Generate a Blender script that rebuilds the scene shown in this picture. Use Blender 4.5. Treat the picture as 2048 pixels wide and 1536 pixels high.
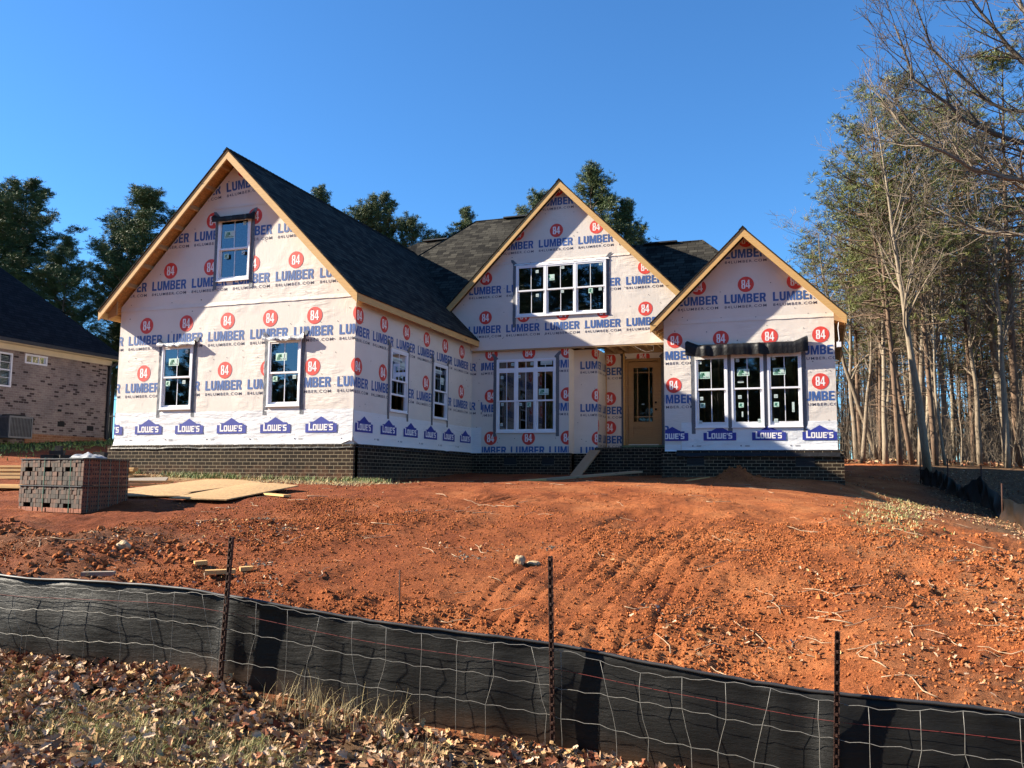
import bpy, bmesh, math, random
import numpy as np
from mathutils import Vector, Matrix
for o in list(bpy.data.objects): bpy.data.objects.remove(o)
S = bpy.context.scene
COL = S.collection
# ------------------------------------------------------------------ camera
cd = bpy.data.cameras.new('camera'); cam = bpy.data.objects.new('camera', cd); COL.objects.link(cam)
CAMP = Vector((9.4958, -16.5021, -0.6936))
R_ = Vector((0.94259485, 0.33384741, 0.00780139)); U_ = Vector((0.02830006, -0.10313735, 0.99426445)); F_ = Vector((-0.33273722, 0.93696777, 0.10666464))
M = Matrix((R_, U_, -F_)).transposed().to_4x4(); M.translation = CAMP
cam.matrix_world = M
cd.sensor_width = 36; cd.lens = 36*1736.555/2048; cd.clip_start = .1; cd.clip_end = 2000
S.camera = cam
S.render.resolution_x = 1024; S.render.resolution_y = 768
# ------------------------------------------------------------------ world and sun
SUNV = Vector((-1.0, -0.26, 0.565)).normalized()
SEL = math.asin(SUNV.z)
w = bpy.data.worlds.new('World'); S.world = w; w.use_nodes = True
nt = w.node_tree; nt.nodes.clear()
sky = nt.nodes.new('ShaderNodeTexSky'); sky.sky_type = 'NISHITA'; sky.sun_disc = False
sky.sun_elevation = SEL; sky.sun_rotation = math.atan2(SUNV.x, SUNV.y)
sky.altitude = 200; sky.air_density = 1.0; sky.dust_density = 0.05; sky.ozone_density = 5.0
bg = nt.nodes.new('ShaderNodeBackground'); bg.inputs['Strength'].default_value = 0.060
wo = nt.nodes.new('ShaderNodeOutputWorld')
tn = nt.nodes.new('ShaderNodeMix'); tn.data_type = 'RGBA'; tn.blend_type = 'MULTIPLY'; tn.inputs[0].default_value = 1; tn.inputs[7].default_value = (.56, .94, 1.18, 1)
nt.links.new(sky.outputs[0], tn.inputs[6]); nt.links.new(tn.outputs[2], bg.inputs['Color']); nt.links.new(bg.outputs[0], wo.inputs['Surface'])
sd = bpy.data.lights.new('sun', 'SUN'); sd.energy = 5.0; sd.angle = math.radians(.53); sd.color = (1.0, .90, .74)
sun = bpy.data.objects.new('sun', sd); COL.objects.link(sun); sun.location = SUNV*60
sun.rotation_euler = SUNV.to_track_quat('Z', 'Y').to_euler()
S.view_settings.view_transform = 'Standard'; S.view_settings.look = 'None'; S.view_settings.gamma = 1
S.view_settings.use_curve_mapping = False; S.view_settings.exposure = 1.72
S.cycles.max_bounces = 6; S.cycles.transparent_max_bounces = 12

# ------------------------------------------------------------------ terrain function
CTRL = [(2.36,-10.5,-1.78),(0.58,-8.99,-1.5),(-2.09,-6.74,-1.27),(-5.66,-3.74,-1.0),(-8.33,-1.49,-.8),(-12.8,2.3,-.1),(-19.9,8.3,.55),
(5.03,-10.4,-1.95),(3.91,-8.88,-1.6),(2.05,-6.34,-1.25),(.19,-3.8,-1.0),
(7.25,-10.15,-2.1),(6.81,-8.92,-1.8),(6.14,-7.03,-1.45),(5.47,-5.13,-1.2),(4.46,-2.29,-.93),(3.45,.56,-.8),
(9.05,-10.47,-2.25),(8.92,-8.71,-1.9),(8.72,-6.11,-1.45),(8.49,-2.99,-1.1),(8.26,.12,-.92),(7.95,4.28,-.76),
(10.22,-10.7,-2.3),(10.47,-8.69,-1.9),(10.89,-5.34,-1.5),(11.31,-1.99,-1.36),(10.9,3.3,-1.18),(12,6,-1.34),(14,6.5,-1.62),(10.4,5,-1.0),(12.57,8.05,-1.2),(13.2,11,-.85),(13.4,14.75,-.3),
(11.5,-10.6,-2.3),(12.6,-7.2,-1.85),(12.7,-1.4,-1.75),(16.5,4.45,-1.85),(17.5,12.6,-.8),
(3.32,-11.23,-2.12),(5.49,-11.2,-2.17),(6.45,-11.18,-2.28),(7.88,-11.14,-2.36),(9.54,-11.28,-2.5),(11,-11.4,-2.5),(2,-11.3,-2.08),(-2,-11.3,-2.0),(-8,-11.3,-1.8),
(5,-13,-2.42),(9,-13,-2.5),(1,-13,-2.35),(9.5,-16.5,-2.42),(0,-17,-2.45),(16,-14,-2.5),(-10,-17,-2.4),(-10,-8,-1.3),(-12,-3,-.9),
(0,-.1,-.83),(-3,-.1,-.75),(-6.5,-.1,-.66),(1.5,5.5,-.68),(4.5,5.4,-.68),(6,5.3,-.68),(9.9,5.3,-.78),(.8,2,-.8),(10.8,9,-.85),(11.5,16,-.15),
(-7,6,-.2),(-15,20,.8),(0,22,0),(16,25,-.1),(30,20,-.8),(30,0,-1.6),(-30,-5,-.5),(-32,20,.7),(30,-20,-2.3),(-30,-25,-2.2),(0,45,.3),(30,50,0),(-35,50,1.0)]
_P = np.array(CTRL)
def _U(r2): return np.where(r2 > 0, .5*r2*np.log(np.maximum(r2, 1e-12)), 0)
_n = len(_P); _X = _P[:, :2]; _d = ((_X[:, None]-_X[None])**2).sum(-1); _K = _U(_d)+.02*np.eye(_n)
_Q = np.c_[np.ones(_n), _X]; _A = np.zeros((_n+3, _n+3)); _A[:_n, :_n] = _K; _A[:_n, _n:] = _Q; _A[_n:, :_n] = _Q.T
_w = np.linalg.solve(_A, np.r_[_P[:, 2], 0, 0, 0])
def tps(x, y):
    x = np.asarray(x, float); y = np.asarray(y, float); sh = x.shape
    cx = np.clip(x.ravel(), -60, 60); cy = np.clip(y.ravel(), -40, 80); out = np.empty(cx.size)
    for i in range(0, cx.size, 20000):
        a = cx[i:i+20000]; b = cy[i:i+20000]
        d = (a[:, None]-_P[:, 0])**2+(b[:, None]-_P[:, 1])**2
        out[i:i+20000] = _U(d)@_w[:-3]+_w[-3]+_w[-2]*a+_w[-1]*b
    return out.reshape(sh)
def vnoise(x, y, seed=0):
    ix = np.floor(x).astype(np.int64); iy = np.floor(y).astype(np.int64); fx = x-ix; fy = y-iy
    fx = fx*fx*(3-2*fx); fy = fy*fy*(3-2*fy)
    def h(a, b):
        v = (a*374761393+b*668265263+seed*974634777) & 0xffffffff
        v = ((v ^ (v >> 13))*1274126177) & 0xffffffff
        return ((v ^ (v >> 16)) & 0xffff)/65535.
    return (h(ix, iy)*(1-fx)+h(ix+1, iy)*fx)*(1-fy)+(h(ix, iy+1)*(1-fx)+h(ix+1, iy+1)*fx)*fy
def sstep(a, b, v):
    t = np.clip((v-a)/(b-a), 0, 1); return t*t*(3-2*t)
MOUNDS = [(.5,-9.0,.45,.16),(1.6,-9.1,.6,.13),(2.3,-9.55,.5,.10),(7.54,4.45,.35,.26),(7.9,4.6,.5,.10),(-.2,-8.3,.6,.10),(11.4,-6.5,.7,.14),(11.0,-9.2,.5,.12),(10.6,-10.2,.3,.10),(3.0,-10.2,.4,.08)]
def zg(x, y, fine=True):
    x = np.asarray(x, float); y = np.asarray(y, float)
    z = tps(x, y)
    hill = sstep(-11.25, -10.7, y)*(1-sstep(-2.5, 0.5, y))*sstep(-12, -6, x)*(1-sstep(20, 26, x))
    lot = np.maximum(hill, .35*sstep(-11.25, -10.7, y)*(1-sstep(30, 40, y)))
    for (mx, my, r, h) in MOUNDS: z = z+h*np.exp(-((x-mx)**2+(y-my)**2)/(r*r))*(.7+.6*vnoise(x*7, y*7, 5))
    n = (vnoise(x*1.1, y*1.1, 1)-.5)*.12+(vnoise(x*3.1, y*3.1, 2)-.5)*.06
    rough = .35+.65*sstep(.35, .65, vnoise(x*.8, y*.8, 7))+.5*sstep(9.2, 10.5, x)*hill+.6*(1-sstep(-9.6, -8.6, y))*hill
    pad = 1-.85*np.exp(-(((x+.6)/2.6)**2+((y+3.6)/2.4)**2)**2); n = n*pad; rough = rough*pad
    rough = rough*.75
    n = n+rough*((vnoise(x*7.3, y*7.3, 3)-.5)*.045+np.abs(vnoise(x*15, y*15, 4)-.5)*.05+np.abs(vnoise(x*29, y*29, 8)-.5)*.022)
    z = z+lot*n+.03*(1-lot)*(vnoise(x*2, y*2, 9)-.5)
    # wheel and bucket-tooth grooves raked down the bank
    gx = x-(6.9+.12*(y+5.0)+.04*np.maximum(0, -7-y)**2)
    g = sstep(-10.4, -9.6, y)*(1-sstep(-5.6, -4.0, y))*sstep(-.35, .0, gx)*(1-sstep(1.8, 2.1, gx))
    gw = gx/.225+.25*(vnoise(x*1.7, y*1.1, 12)-.5)
    z = z-g*.024*np.maximum(0, np.cos(gw*2*np.pi))**3*(.45+.9*vnoise(gw*0+np.floor(gw+.5)*7, y*1.3, 11))
    gx2 = x-(4.4+.35*(y+5)); g2 = sstep(-8.5, -7.5, y)*(1-sstep(-4, -2.5, y))*np.maximum(0, 1-np.abs(gx2)/.5)
    z = z-g2*.035*(np.cos(gx2/.16*2*np.pi) > .3)*vnoise(x*3, y*3, 14)
    return z
def zg1(x, y): return float(zg(np.array([x]), np.array([y]))[0])

# ------------------------------------------------------------------ object helpers
WL = {}
def tag(o, label=None, cat=None, group=None, kind=None):
    if label: o['label'] = label
    if cat: o['category'] = cat
    if group: o['group'] = group
    if kind: o['kind'] = kind
    return o
def thing(name, label, cat, loc=(0, 0, 0), group=None):
    o = bpy.data.objects.new(name, None); COL.objects.link(o); o.location = loc; o.empty_display_size = .3
    WL[o.name] = Vector(loc); return tag(o, label, cat, group)
def link(name, me, parent=None):
    o = bpy.data.objects.new(name, me); COL.objects.link(o)
    if parent is not None:
        o.parent = parent; o.location = -WL[parent.name]
        WL[o.name] = Vector((0, 0, 0))
    else: WL[o.name] = Vector((0, 0, 0))
    return o
def auto_uv(me):
    n = len(me.loops)
    if n == 0: return
    co = np.empty(len(me.vertices)*3, np.float32); me.vertices.foreach_get('co', co); co = co.reshape(-1, 3)
    vi = np.empty(n, np.int32); me.loops.foreach_get('vertex_index', vi)
    nf = len(me.polygons); nor = np.empty(nf*3, np.float32); me.polygons.foreach_get('normal', nor); nor = nor.reshape(-1, 3)
    lt = np.empty(nf, np.int32); me.polygons.foreach_get('loop_total', lt)
    ln = np.repeat(nor, lt, axis=0)
    h = np.stack([-ln[:, 1], ln[:, 0], np.zeros(n)], 1); hl = np.linalg.norm(h, axis=1)
    flat = hl < .02; h[flat] = (1, 0, 0); hl[flat] = 1; h /= hl[:, None]
    v = np.cross(ln, h); P = co[vi]
    uv = np.stack([(P*h).sum(1), (P*v).sum(1)], 1).astype(np.float32)
    lay = me.uv_layers.new(name='UV'); lay.data.foreach_set('uv', uv.ravel())
class MB:
    def __init__(s): s.v = []; s.f = []; s.m = []; s.sm = []
    def add(s, vs, fs, m=0, smooth=False):
        k = len(s.v); s.v.extend([tuple(a) for a in vs]); s.f.extend([tuple(k+i for i in f) for f in fs])
        s.m.extend([m]*len(fs)); s.sm.extend([smooth]*len(fs)); return s
    def box(s, x0, x1, y0, y1, z0, z1, m=0, P=None):
        vs = [(x, y, z) for x in (x0, x1) for y in (y0, y1) for z in (z0, z1)]
        if P: vs = [P(a, c, b) for (a, b, c) in vs]
        return s.add(vs, [(0,1,3,2),(4,6,7,5),(0,4,5,1),(2,3,7,6),(0,2,6,4),(1,5,7,3)], m)
    def pbox(s, P, u0, u1, z0, z1, n0, n1, m=0):
        vs = [P(u, z, n) for u in (u0, u1) for z in (z0, z1) for n in (n0, n1)]
        return s.add(vs, [(0,1,3,2),(4,6,7,5),(0,4,5,1),(2,3,7,6),(0,2,6,4),(1,5,7,3)], m)
    def beam(s, a, b, w, h, up=(0, 0, 1), m=0):
        a = Vector(a); b = Vector(b); d = (b-a).normalized(); sd = d.cross(Vector(up)).normalized(); u = sd.cross(d)
        vs = [p+sd*(i*w/2)+u*(j*h/2) for p in (a, b) for i in (-1, 1) for j in (-1, 1)]
        return s.add(vs, [(0,1,3,2),(4,6,7,5),(0,4,5,1),(2,3,7,6),(0,2,6,4),(1,5,7,3)], m)
    def tube(s, pts, rad, k=5, m=0, cap=True, smooth=True):
        pts = [Vector(p) for p in pts]; n = len(pts)
        if not hasattr(rad, '__len__'): rad = [rad]*n
        b0 = len(s.v); ref = None
        for i, p in enumerate(pts):
            d = (pts[min(i+1, n-1)]-pts[max(i-1, 0)])
            if d.length < 1e-9: d = Vector((0, 0, 1))
            d.normalize()
            if ref is None: ref = Vector((1, 0, 0)) if abs(d.x) < .8 else Vector((0, 1, 0))
            a = (ref-d*ref.dot(d)); a = a.normalized() if a.length > 1e-6 else d.orthogonal().normalized(); ref = a; b = d.cross(a)
            for j in range(k):
                t = 2*math.pi*j/k; q = p+(a*math.cos(t)+b*math.sin(t))*rad[i]; s.v.append((q.x, q.y, q.z))
        for i in range(n-1):
            for j in range(k):
                s.f.append((b0+i*k+j, b0+i*k+(j+1) % k, b0+(i+1)*k+(j+1) % k, b0+(i+1)*k+j)); s.m.append(m); s.sm.append(smooth)
        if cap and k > 2:
            s.f.append(tuple(b0+j for j in range(k))[::-1]); s.f.append(tuple(b0+(n-1)*k+j for j in range(k))); s.m += [m, m]; s.sm += [False, False]
        return s
    def mesh(s, name, mats, fixn=False):
        me = bpy.data.meshes.new(name); me.from_pydata(s.v, [], s.f)
        for m in (mats if isinstance(mats, (list, tuple)) else [mats]): me.materials.append(m)
        me.polygons.foreach_set('material_index', s.m); me.polygons.foreach_set('use_smooth', s.sm)
        if fixn:
            bm = bmesh.new(); bm.from_mesh(me); bmesh.ops.recalc_face_normals(bm, faces=bm.faces[:]); bm.to_mesh(me); bm.free()
        me.update(); auto_uv(me); return me
    def build(s, name, mats, parent=None, fixn=True): return link(name, s.mesh(name, mats, fixn), parent)
def np_mesh(name, V, F, mi=None, mats=None, smooth=False, uv=False):
    me = bpy.data.meshes.new(name); k = F.shape[1]
    me.vertices.add(len(V)); me.vertices.foreach_set('co', np.ascontiguousarray(V, np.float32).ravel())
    me.loops.add(F.size); me.loops.foreach_set('vertex_index', np.ascontiguousarray(F, np.int32).ravel())
    me.polygons.add(len(F)); me.polygons.foreach_set('loop_start', np.arange(0, F.size, k, dtype=np.int32))
    try: me.polygons.foreach_set('loop_total', np.full(len(F), k, np.int32))
    except Exception: pass
    for m in (mats or []): me.materials.append(m)
    if mi is not None: me.polygons.foreach_set('material_index', np.ascontiguousarray(mi, np.int32))
    me.polygons.foreach_set('use_smooth', np.full(len(F), smooth))
    me.update(calc_edges=True)
    if uv: auto_uv(me)
    return me
def scatter(proto_list, pos, rotm, scale, rng, mi_of=None):
    # proto_list: [(V,F)], returns merged arrays
    Vs, Fs, Is = [], [], []; off = 0; pick = rng.integers(0, len(proto_list), len(pos))
    for k, (V, F) in enumerate(proto_list):
        sel = np.where(pick == k)[0]
        if len(sel) == 0: continue
        W = np.einsum('nij,vj->nvi', rotm[sel], V)*scale[sel][:, None, None]+pos[sel][:, None, :]
        nv = len(V); FF = F[None]+(np.arange(len(sel))*nv)[:, None, None]+off
        Vs.append(W.reshape(-1, 3)); Fs.append(FF.reshape(-1, F.shape[1])); Is.append(np.repeat(sel, len(F))); off += len(sel)*nv
    return np.concatenate(Vs), np.concatenate(Fs), np.concatenate(Is)
def rot_mats(yaw, pitch, roll):
    cy, sy, cp, sp, cr, sr = np.cos(yaw), np.sin(yaw), np.cos(pitch), np.sin(pitch), np.cos(roll), np.sin(roll)
    z = np.zeros_like(cy); o = z+1
    Rz = np.stack([np.stack([cy, -sy, z], -1), np.stack([sy, cy, z], -1), np.stack([z, z, o], -1)], -2)
    Rx = np.stack([np.stack([o, z, z], -1), np.stack([z, cp, -sp], -1), np.stack([z, sp, cp], -1)], -2)
    Ry = np.stack([np.stack([cr, z, sr], -1), np.stack([z, o, z], -1), np.stack([-sr, z, cr], -1)], -2)
    return Rz@Rx@Ry

# ------------------------------------------------------------------ materials
def mat_base(name):
    m = bpy.data.materials.new(name); m.use_nodes = True; nt = m.node_tree; b = nt.nodes['Principled BSDF']; return m, nt, b
def N(nt, t, **kw):
    n = nt.nodes.new(t)
    for k, v in kw.items():
        if k.startswith('i_'): n.inputs[k[2:].replace('_', ' ')].default_value = v
        else: setattr(n, k, v)
    return n
def coords(nt, kind='Object', scale=(1, 1, 1), rot=(0, 0, 0)):
    tc = N(nt, 'ShaderNodeTexCoord'); mp = N(nt, 'ShaderNodeMapping'); mp.inputs['Scale'].default_value = scale; mp.inputs['Rotation'].default_value = rot
    nt.links.new(tc.outputs[kind], mp.inputs['Vector']); return mp.outputs[0]
def ramp(nt, fac, stops):
    r = N(nt, 'ShaderNodeValToRGB'); e = r.color_ramp.elements
    while len(e) < len(stops): e.new(.5)
    for i, (p, c) in enumerate(stops): e[i].position = p; e[i].color = (*c, 1) if len(c) == 3 else c
    nt.links.new(fac, r.inputs[0]); return r.outputs[0]
def mixc(nt, fac, a, b, mode='MIX'):
    m = N(nt, 'ShaderNodeMix', data_type='RGBA', blend_type=mode)
    if hasattr(fac, 'node'): nt.links.new(fac, m.inputs[0])
    else: m.inputs[0].default_value = fac
    for v, i in ((a, 6), (b, 7)):
        if hasattr(v, 'node'): nt.links.new(v, m.inputs[i])
        else: m.inputs[i].default_value = (*v, 1)
    return m.outputs[2]
def noise(nt, vec, scale, detail=4, rough=.55, out='Fac'):
    n = N(nt, 'ShaderNodeTexNoise'); n.inputs['Scale'].default_value = scale; n.inputs['Detail'].default_value = detail; n.inputs['Roughness'].default_value = rough
    nt.links.new(vec, n.inputs['Vector']); return n.outputs[out]
def bump(nt, b, h, strength=.5, dist=.01, prev=None):
    bn = N(nt, 'ShaderNodeBump'); bn.inputs['Strength'].default_value = strength; bn.inputs['Distance'].default_value = dist
    nt.links.new(h, bn.inputs['Height'])
    if prev is not None: nt.links.new(prev, bn.inputs['Normal'])
    nt.links.new(bn.outputs[0], b.inputs['Normal']); return bn.outputs[0]
def simple(name, col, rough=.6, var=.15, nscale=8, bmp=0, metal=0, stretch=(1, 1, 1), spec=.5):
    m, nt, b = mat_base(name); v = coords(nt, 'Object', stretch); f = noise(nt, v, nscale)
    lo = tuple(c*(1-var) for c in col); hi = tuple(min(1, c*(1+var)) for c in col)
    c = ramp(nt, f, [(.3, lo), (.7, hi)]); nt.links.new(c, b.inputs['Base Color'])
    b.inputs['Roughness'].default_value = rough; b.inputs['Metallic'].default_value = metal; b.inputs['Specular IOR Level'].default_value = spec
    if bmp: bump(nt, b, noise(nt, v, nscale*3), bmp, .01)
    return m
def wrap_mat(name, col, wr, streak):
    m, nt, b = mat_base(name); uv = coords(nt, 'UV')
    f = noise(nt, uv, 1.6, 5); g = noise(nt, coords(nt, 'UV', (1, 7, 1)), 2.2, 4)
    c = ramp(nt, f, [(.3, tuple(k*.93 for k in col)), (.7, col)])
    # faint woven grid and smudges
    w1 = N(nt, 'ShaderNodeTexWave', wave_type='BANDS', bands_direction='X'); w1.inputs['Scale'].default_value = 22; w1.inputs['Distortion'].default_value = 1.5; nt.links.new(uv, w1.inputs['Vector'])
    w2 = N(nt, 'ShaderNodeTexWave', wave_type='BANDS', bands_direction='Y'); w2.inputs['Scale'].default_value = 30; w2.inputs['Distortion'].default_value = 1; nt.links.new(uv, w2.inputs['Vector'])
    c = mixc(nt, .06, c, w1.outputs['Color'], 'MULTIPLY')
    dirt = noise(nt, coords(nt, 'UV', (1, .35, 1)), 5, 8, .7)
    c = mixc(nt, ramp(nt, dirt, [(.60, (0, 0, 0)), (.8, (.35, .35, .35))]), c, (.45, .33, .25))
    nt.links.new(c, b.inputs['Base Color']); b.inputs['Roughness'].default_value = .55; b.inputs['Specular IOR Level'].default_value = .3
    cr = noise(nt, coords(nt, 'UV', (1, 1, 1), (0, 0, .6)), .8, 3); msk = ramp(nt, cr, [(.48, (0, 0, 0)), (.68, (1, 1, 1))])
    if streak < 1: msk = ramp(nt, cr, [(.2, (.5, .5, .5)), (.6, (1, 1, 1))])
    ww = noise(nt, coords(nt, 'UV', (1.2, 5, 1), (0, 0, .35)), wr, 5, .55); mm = N(nt, 'ShaderNodeMath', operation='MULTIPLY'); nt.links.new(ww, mm.inputs[0]); nt.links.new(msk, mm.inputs[1])
    h1 = bump(nt, b, mm.outputs[0], .5 if streak < 1 else .38, .05)
    h2 = bump(nt, b, noise(nt, coords(nt, 'UV', (5, 1, 1)), 6, 4, .6), .12, .02, h1)
    bump(nt, b, w2.outputs['Fac'], .10, .004, h2)
    return m
M = {}
M['wrap'] = wrap_mat('house_wrap', (.72, .65, .575), 2.5, 1)
M['wrap_low'] = wrap_mat('lower_wrap', (.74, .74, .74), 2.0, .45)
M['wrap_in'] = simple('osb_inside', (.30, .19, .09), .8, .3, 20)
M['ink_red'] = simple('ink_red', (.62, .05, .035), .6, .1, 5, .1)
M['ink_blue'] = simple('ink_blue', (.035, .10, .30), .6, .15, 5, .1)
M['ink_navy'] = simple('ink_navy', (.02, .035, .27), .6, .15, 5, .1)
M['ink_dark'] = simple('ink_dark', (.07, .07, .11), .6, .15, 5)
M['ink_white'] = simple('ink_white', (.80, .76, .75), .6, .05, 5)
M['nail'] = simple('cap_nail', (.10, .09, .09), .5, .1, 5)
M['tape'] = simple('flashing_tape', (.11, .115, .13), .5, .35, 45, .3)  # darker than the grey tape, standing for shadow of the window frames
M['silver'] = simple('crinkled_flashing', (.38, .38, .38), .35, .6, 25, .9, .2)
M['film'] = simple('black_film', (.010, .010, .011), .5, .3, 6, .9, spec=.25)
M['vinyl'] = simple('white_vinyl', (.78, .78, .80), .4, .04, 3)
M['cream'] = simple('cream_trim', (.62, .55, .42), .5, .06, 3)
M['sealed'] = simple('treated_green', (.10, .15, .08), .7, .25, 8)
M['rust'] = simple('rusty_steel', (.055, .022, .013), .75, .5, 40, .5, .3)
M['wire'] = simple('galvanized_wire', (.20, .19, .17), .5, .25, 60, 0, .2)
M['string'] = simple('red_twine', (.16, .02, .016), .7, .2, 40)
M['blackplastic'] = simple('black_plastic', (.02, .02, .022), .5, .3, 10)
M['greenstrap'] = simple('green_strap', (.10, .22, .15), .35, .2, 10)
M['bag'] = simple('white_bag', (.30, .295, .285), .4, .12, 6, .6)
M['ac'] = simple('grey_metal', (.15, .155, .165), .5, .15, 6, .1, .3)
M['dark'] = simple('dark_void', (.012, .011, .011), .9, .3, 6)
M['knob'] = simple('dark_bronze', (.03, .02, .015), .35, .2, 10, 0, .7)
M['mint'] = simple('sticker_mint', (.46, .66, .54), .5, .06, 6)
M['green'] = simple('sticker_green', (.02, .17, .07), .5, .1, 6)
M['pale'] = simple('sticker_pale', (.50, .60, .55), .5, .06, 6)
M['leafbits'] = None
def wood(name, c1, c2, dark=.5):
    m, nt, b = mat_base(name); uv = coords(nt, 'UV', (1.2, 14, 1)); f = noise(nt, uv, 3, 6, .6)
    c = ramp(nt, f, [(.25, c1), (.75, c2)])
    kn = N(nt, 'ShaderNodeTexVoronoi'); kn.inputs['Scale'].default_value = 1.0; nt.links.new(coords(nt, 'UV', (1.6, 5.5, 1)), kn.inputs['Vector'])
    c = mixc(nt, ramp(nt, kn.outputs['Distance'], [(.05, (1, 1, 1)), (.12, (0, 0, 0))]), c, tuple(k*dark*.5 for k in c1))
    nt.links.new(c, b.inputs['Base Color']); b.inputs['Roughness'].default_value = .7
    bump(nt, b, f, .25, .004); return m
M['pine'] = wood('fresh_pine', (.47, .26, .08), (.62, .38, .14))
M['pine2'] = wood('raw_joist', (.34, .20, .09), (.48, .31, .15))
M['pine3'] = wood('brown_plank', (.22, .14, .075), (.31, .21, .12))
M['greywood'] = wood('weathered_wood', (.20, .16, .12), (.30, .25, .19))
M['doorwood'] = wood('door_wood', (.30, .16, .06), (.38, .215, .085), 1.6)
def osb(name, base):
    m, nt, b = mat_base(name); vo = N(nt, 'ShaderNodeTexVoronoi'); vo.inputs['Scale'].default_value = 26; nt.links.new(coords(nt, 'UV', (1, 1.7, 1)), vo.inputs['Vector'])
    c = mixc(nt, ramp(nt, vo.outputs['Color'], [(.1, tuple(k*.62 for k in base)), (.6, base), (.95, tuple(min(1, k*1.35) for k in base))]), base, base)
    m2 = mixc(nt, .75, base, ramp(nt, vo.outputs['Color'], [(.1, tuple(k*.55 for k in base)), (.5, base), (.9, tuple(min(1, k*1.4) for k in base))]))
    nt.links.new(m2, b.inputs['Base Color']); b.inputs['Roughness'].default_value = .75; bump(nt, b, vo.outputs['Distance'], .3, .004); return m
M['osb'] = osb('osb_board', (.37, .225, .095))
M['osb_soffit'] = osb('osb_sheathing', (.42, .20, .06))
def brick(name, c1, c2, mortar, bw=.203, rh=.0794, ms=.011, darkfrac=None, wear=.0):
    m, nt, b = mat_base(name); uv = coords(nt, 'UV'); t = N(nt, 'ShaderNodeTexBrick'); nt.links.new(uv, t.inputs['Vector'])
    t.inputs['Scale'].default_value = 1; t.inputs['Brick Width'].default_value = bw; t.inputs['Row Height'].default_value = rh
    t.inputs['Mortar Size'].default_value = ms/2; t.inputs['Mortar Smooth'].default_value = .15; t.inputs['Bias'].default_value = 0
    t.inputs['Color1'].default_value = (*c1, 1); t.inputs['Color2'].default_value = (*c2, 1); t.inputs['Mortar'].default_value = (*mortar, 1)
    c = t.outputs['Color']
    if darkfrac:
        t2 = N(nt, 'ShaderNodeTexBrick'); nt.links.new(uv, t2.inputs['Vector'])
        for k in ('Scale', 'Brick Width', 'Row Height', 'Mortar Size'): t2.inputs[k].default_value = t.inputs[k].default_value
        t2.inputs['Color1'].default_value = (0, 0, 0, 1); t2.inputs['Color2'].default_value = (1, 1, 1, 1); t2.inputs['Mortar'].default_value = (.5, .5, .5, 1)
        c = mixc(nt, ramp(nt, t2.outputs['Color'], [(darkfrac[0], (1, 1, 1)), (darkfrac[0]+.04, (0, 0, 0))]), c, darkfrac[1])
    f = noise(nt, uv, 30, 5, .7); c = mixc(nt, .55, c, ramp(nt, f, [(.3, (.55, .55, .55)), (.7, (1.3, 1.3, 1.3))]), 'MULTIPLY')
    g = noise(nt, coords(nt, 'Object'), 1.1, 5, .65); c = mixc(nt, .6, c, ramp(nt, g, [(.35, (.65, .65, .68)), (.65, (1.35, 1.3, 1.2))]), 'MULTIPLY')
    if wear:
        sz = N(nt, 'ShaderNodeSeparateXYZ'); nt.links.new(coords(nt, 'Object'), sz.inputs[0]); mr = N(nt, 'ShaderNodeMapRange'); mr.inputs[1].default_value = -.42; mr.inputs[2].default_value = -.78; nt.links.new(sz.outputs['Z'], mr.inputs[0])
        mu = N(nt, 'ShaderNodeMath', operation='MULTIPLY'); nt.links.new(mr.outputs[0], mu.inputs[0]); nt.links.new(ramp(nt, noise(nt, coords(nt, 'Object'), 5, 6, .7), [(.4, (0, 0, 0)), (.65, (.8, .8, .8))]), mu.inputs[1]); c = mixc(nt, mu.outputs[0], c, (.19, .085, .042))
    nt.links.new(c, b.inputs['Base Color']); b.inputs['Roughness'].default_value = .85; b.inputs['Specular IOR Level'].default_value = .15
    inv = N(nt, 'ShaderNodeMath', operation='SUBTRACT'); inv.inputs[0].default_value = 1; nt.links.new(t.outputs['Fac'], inv.inputs[1])
    h = bump(nt, b, inv.outputs[0], .6, .008); bump(nt, b, f, .5, .006, h); return m
M['brick'] = brick('brown_brick', (.014, .0095, .0065), (.042, .028, .017), (.27, .22, .15), ms=.010, wear=1)
M['brick_pale'] = brick('tumbled_brick', (.21, .155, .14), (.30, .24, .21), (.33, .30, .27), .203, .0794, .012, (.15, (.07, .048, .045)))
M['brick_rust'] = brick('lower_course', (.24, .10, .05), (.30, .15, .08), (.36, .24, .16))
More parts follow.
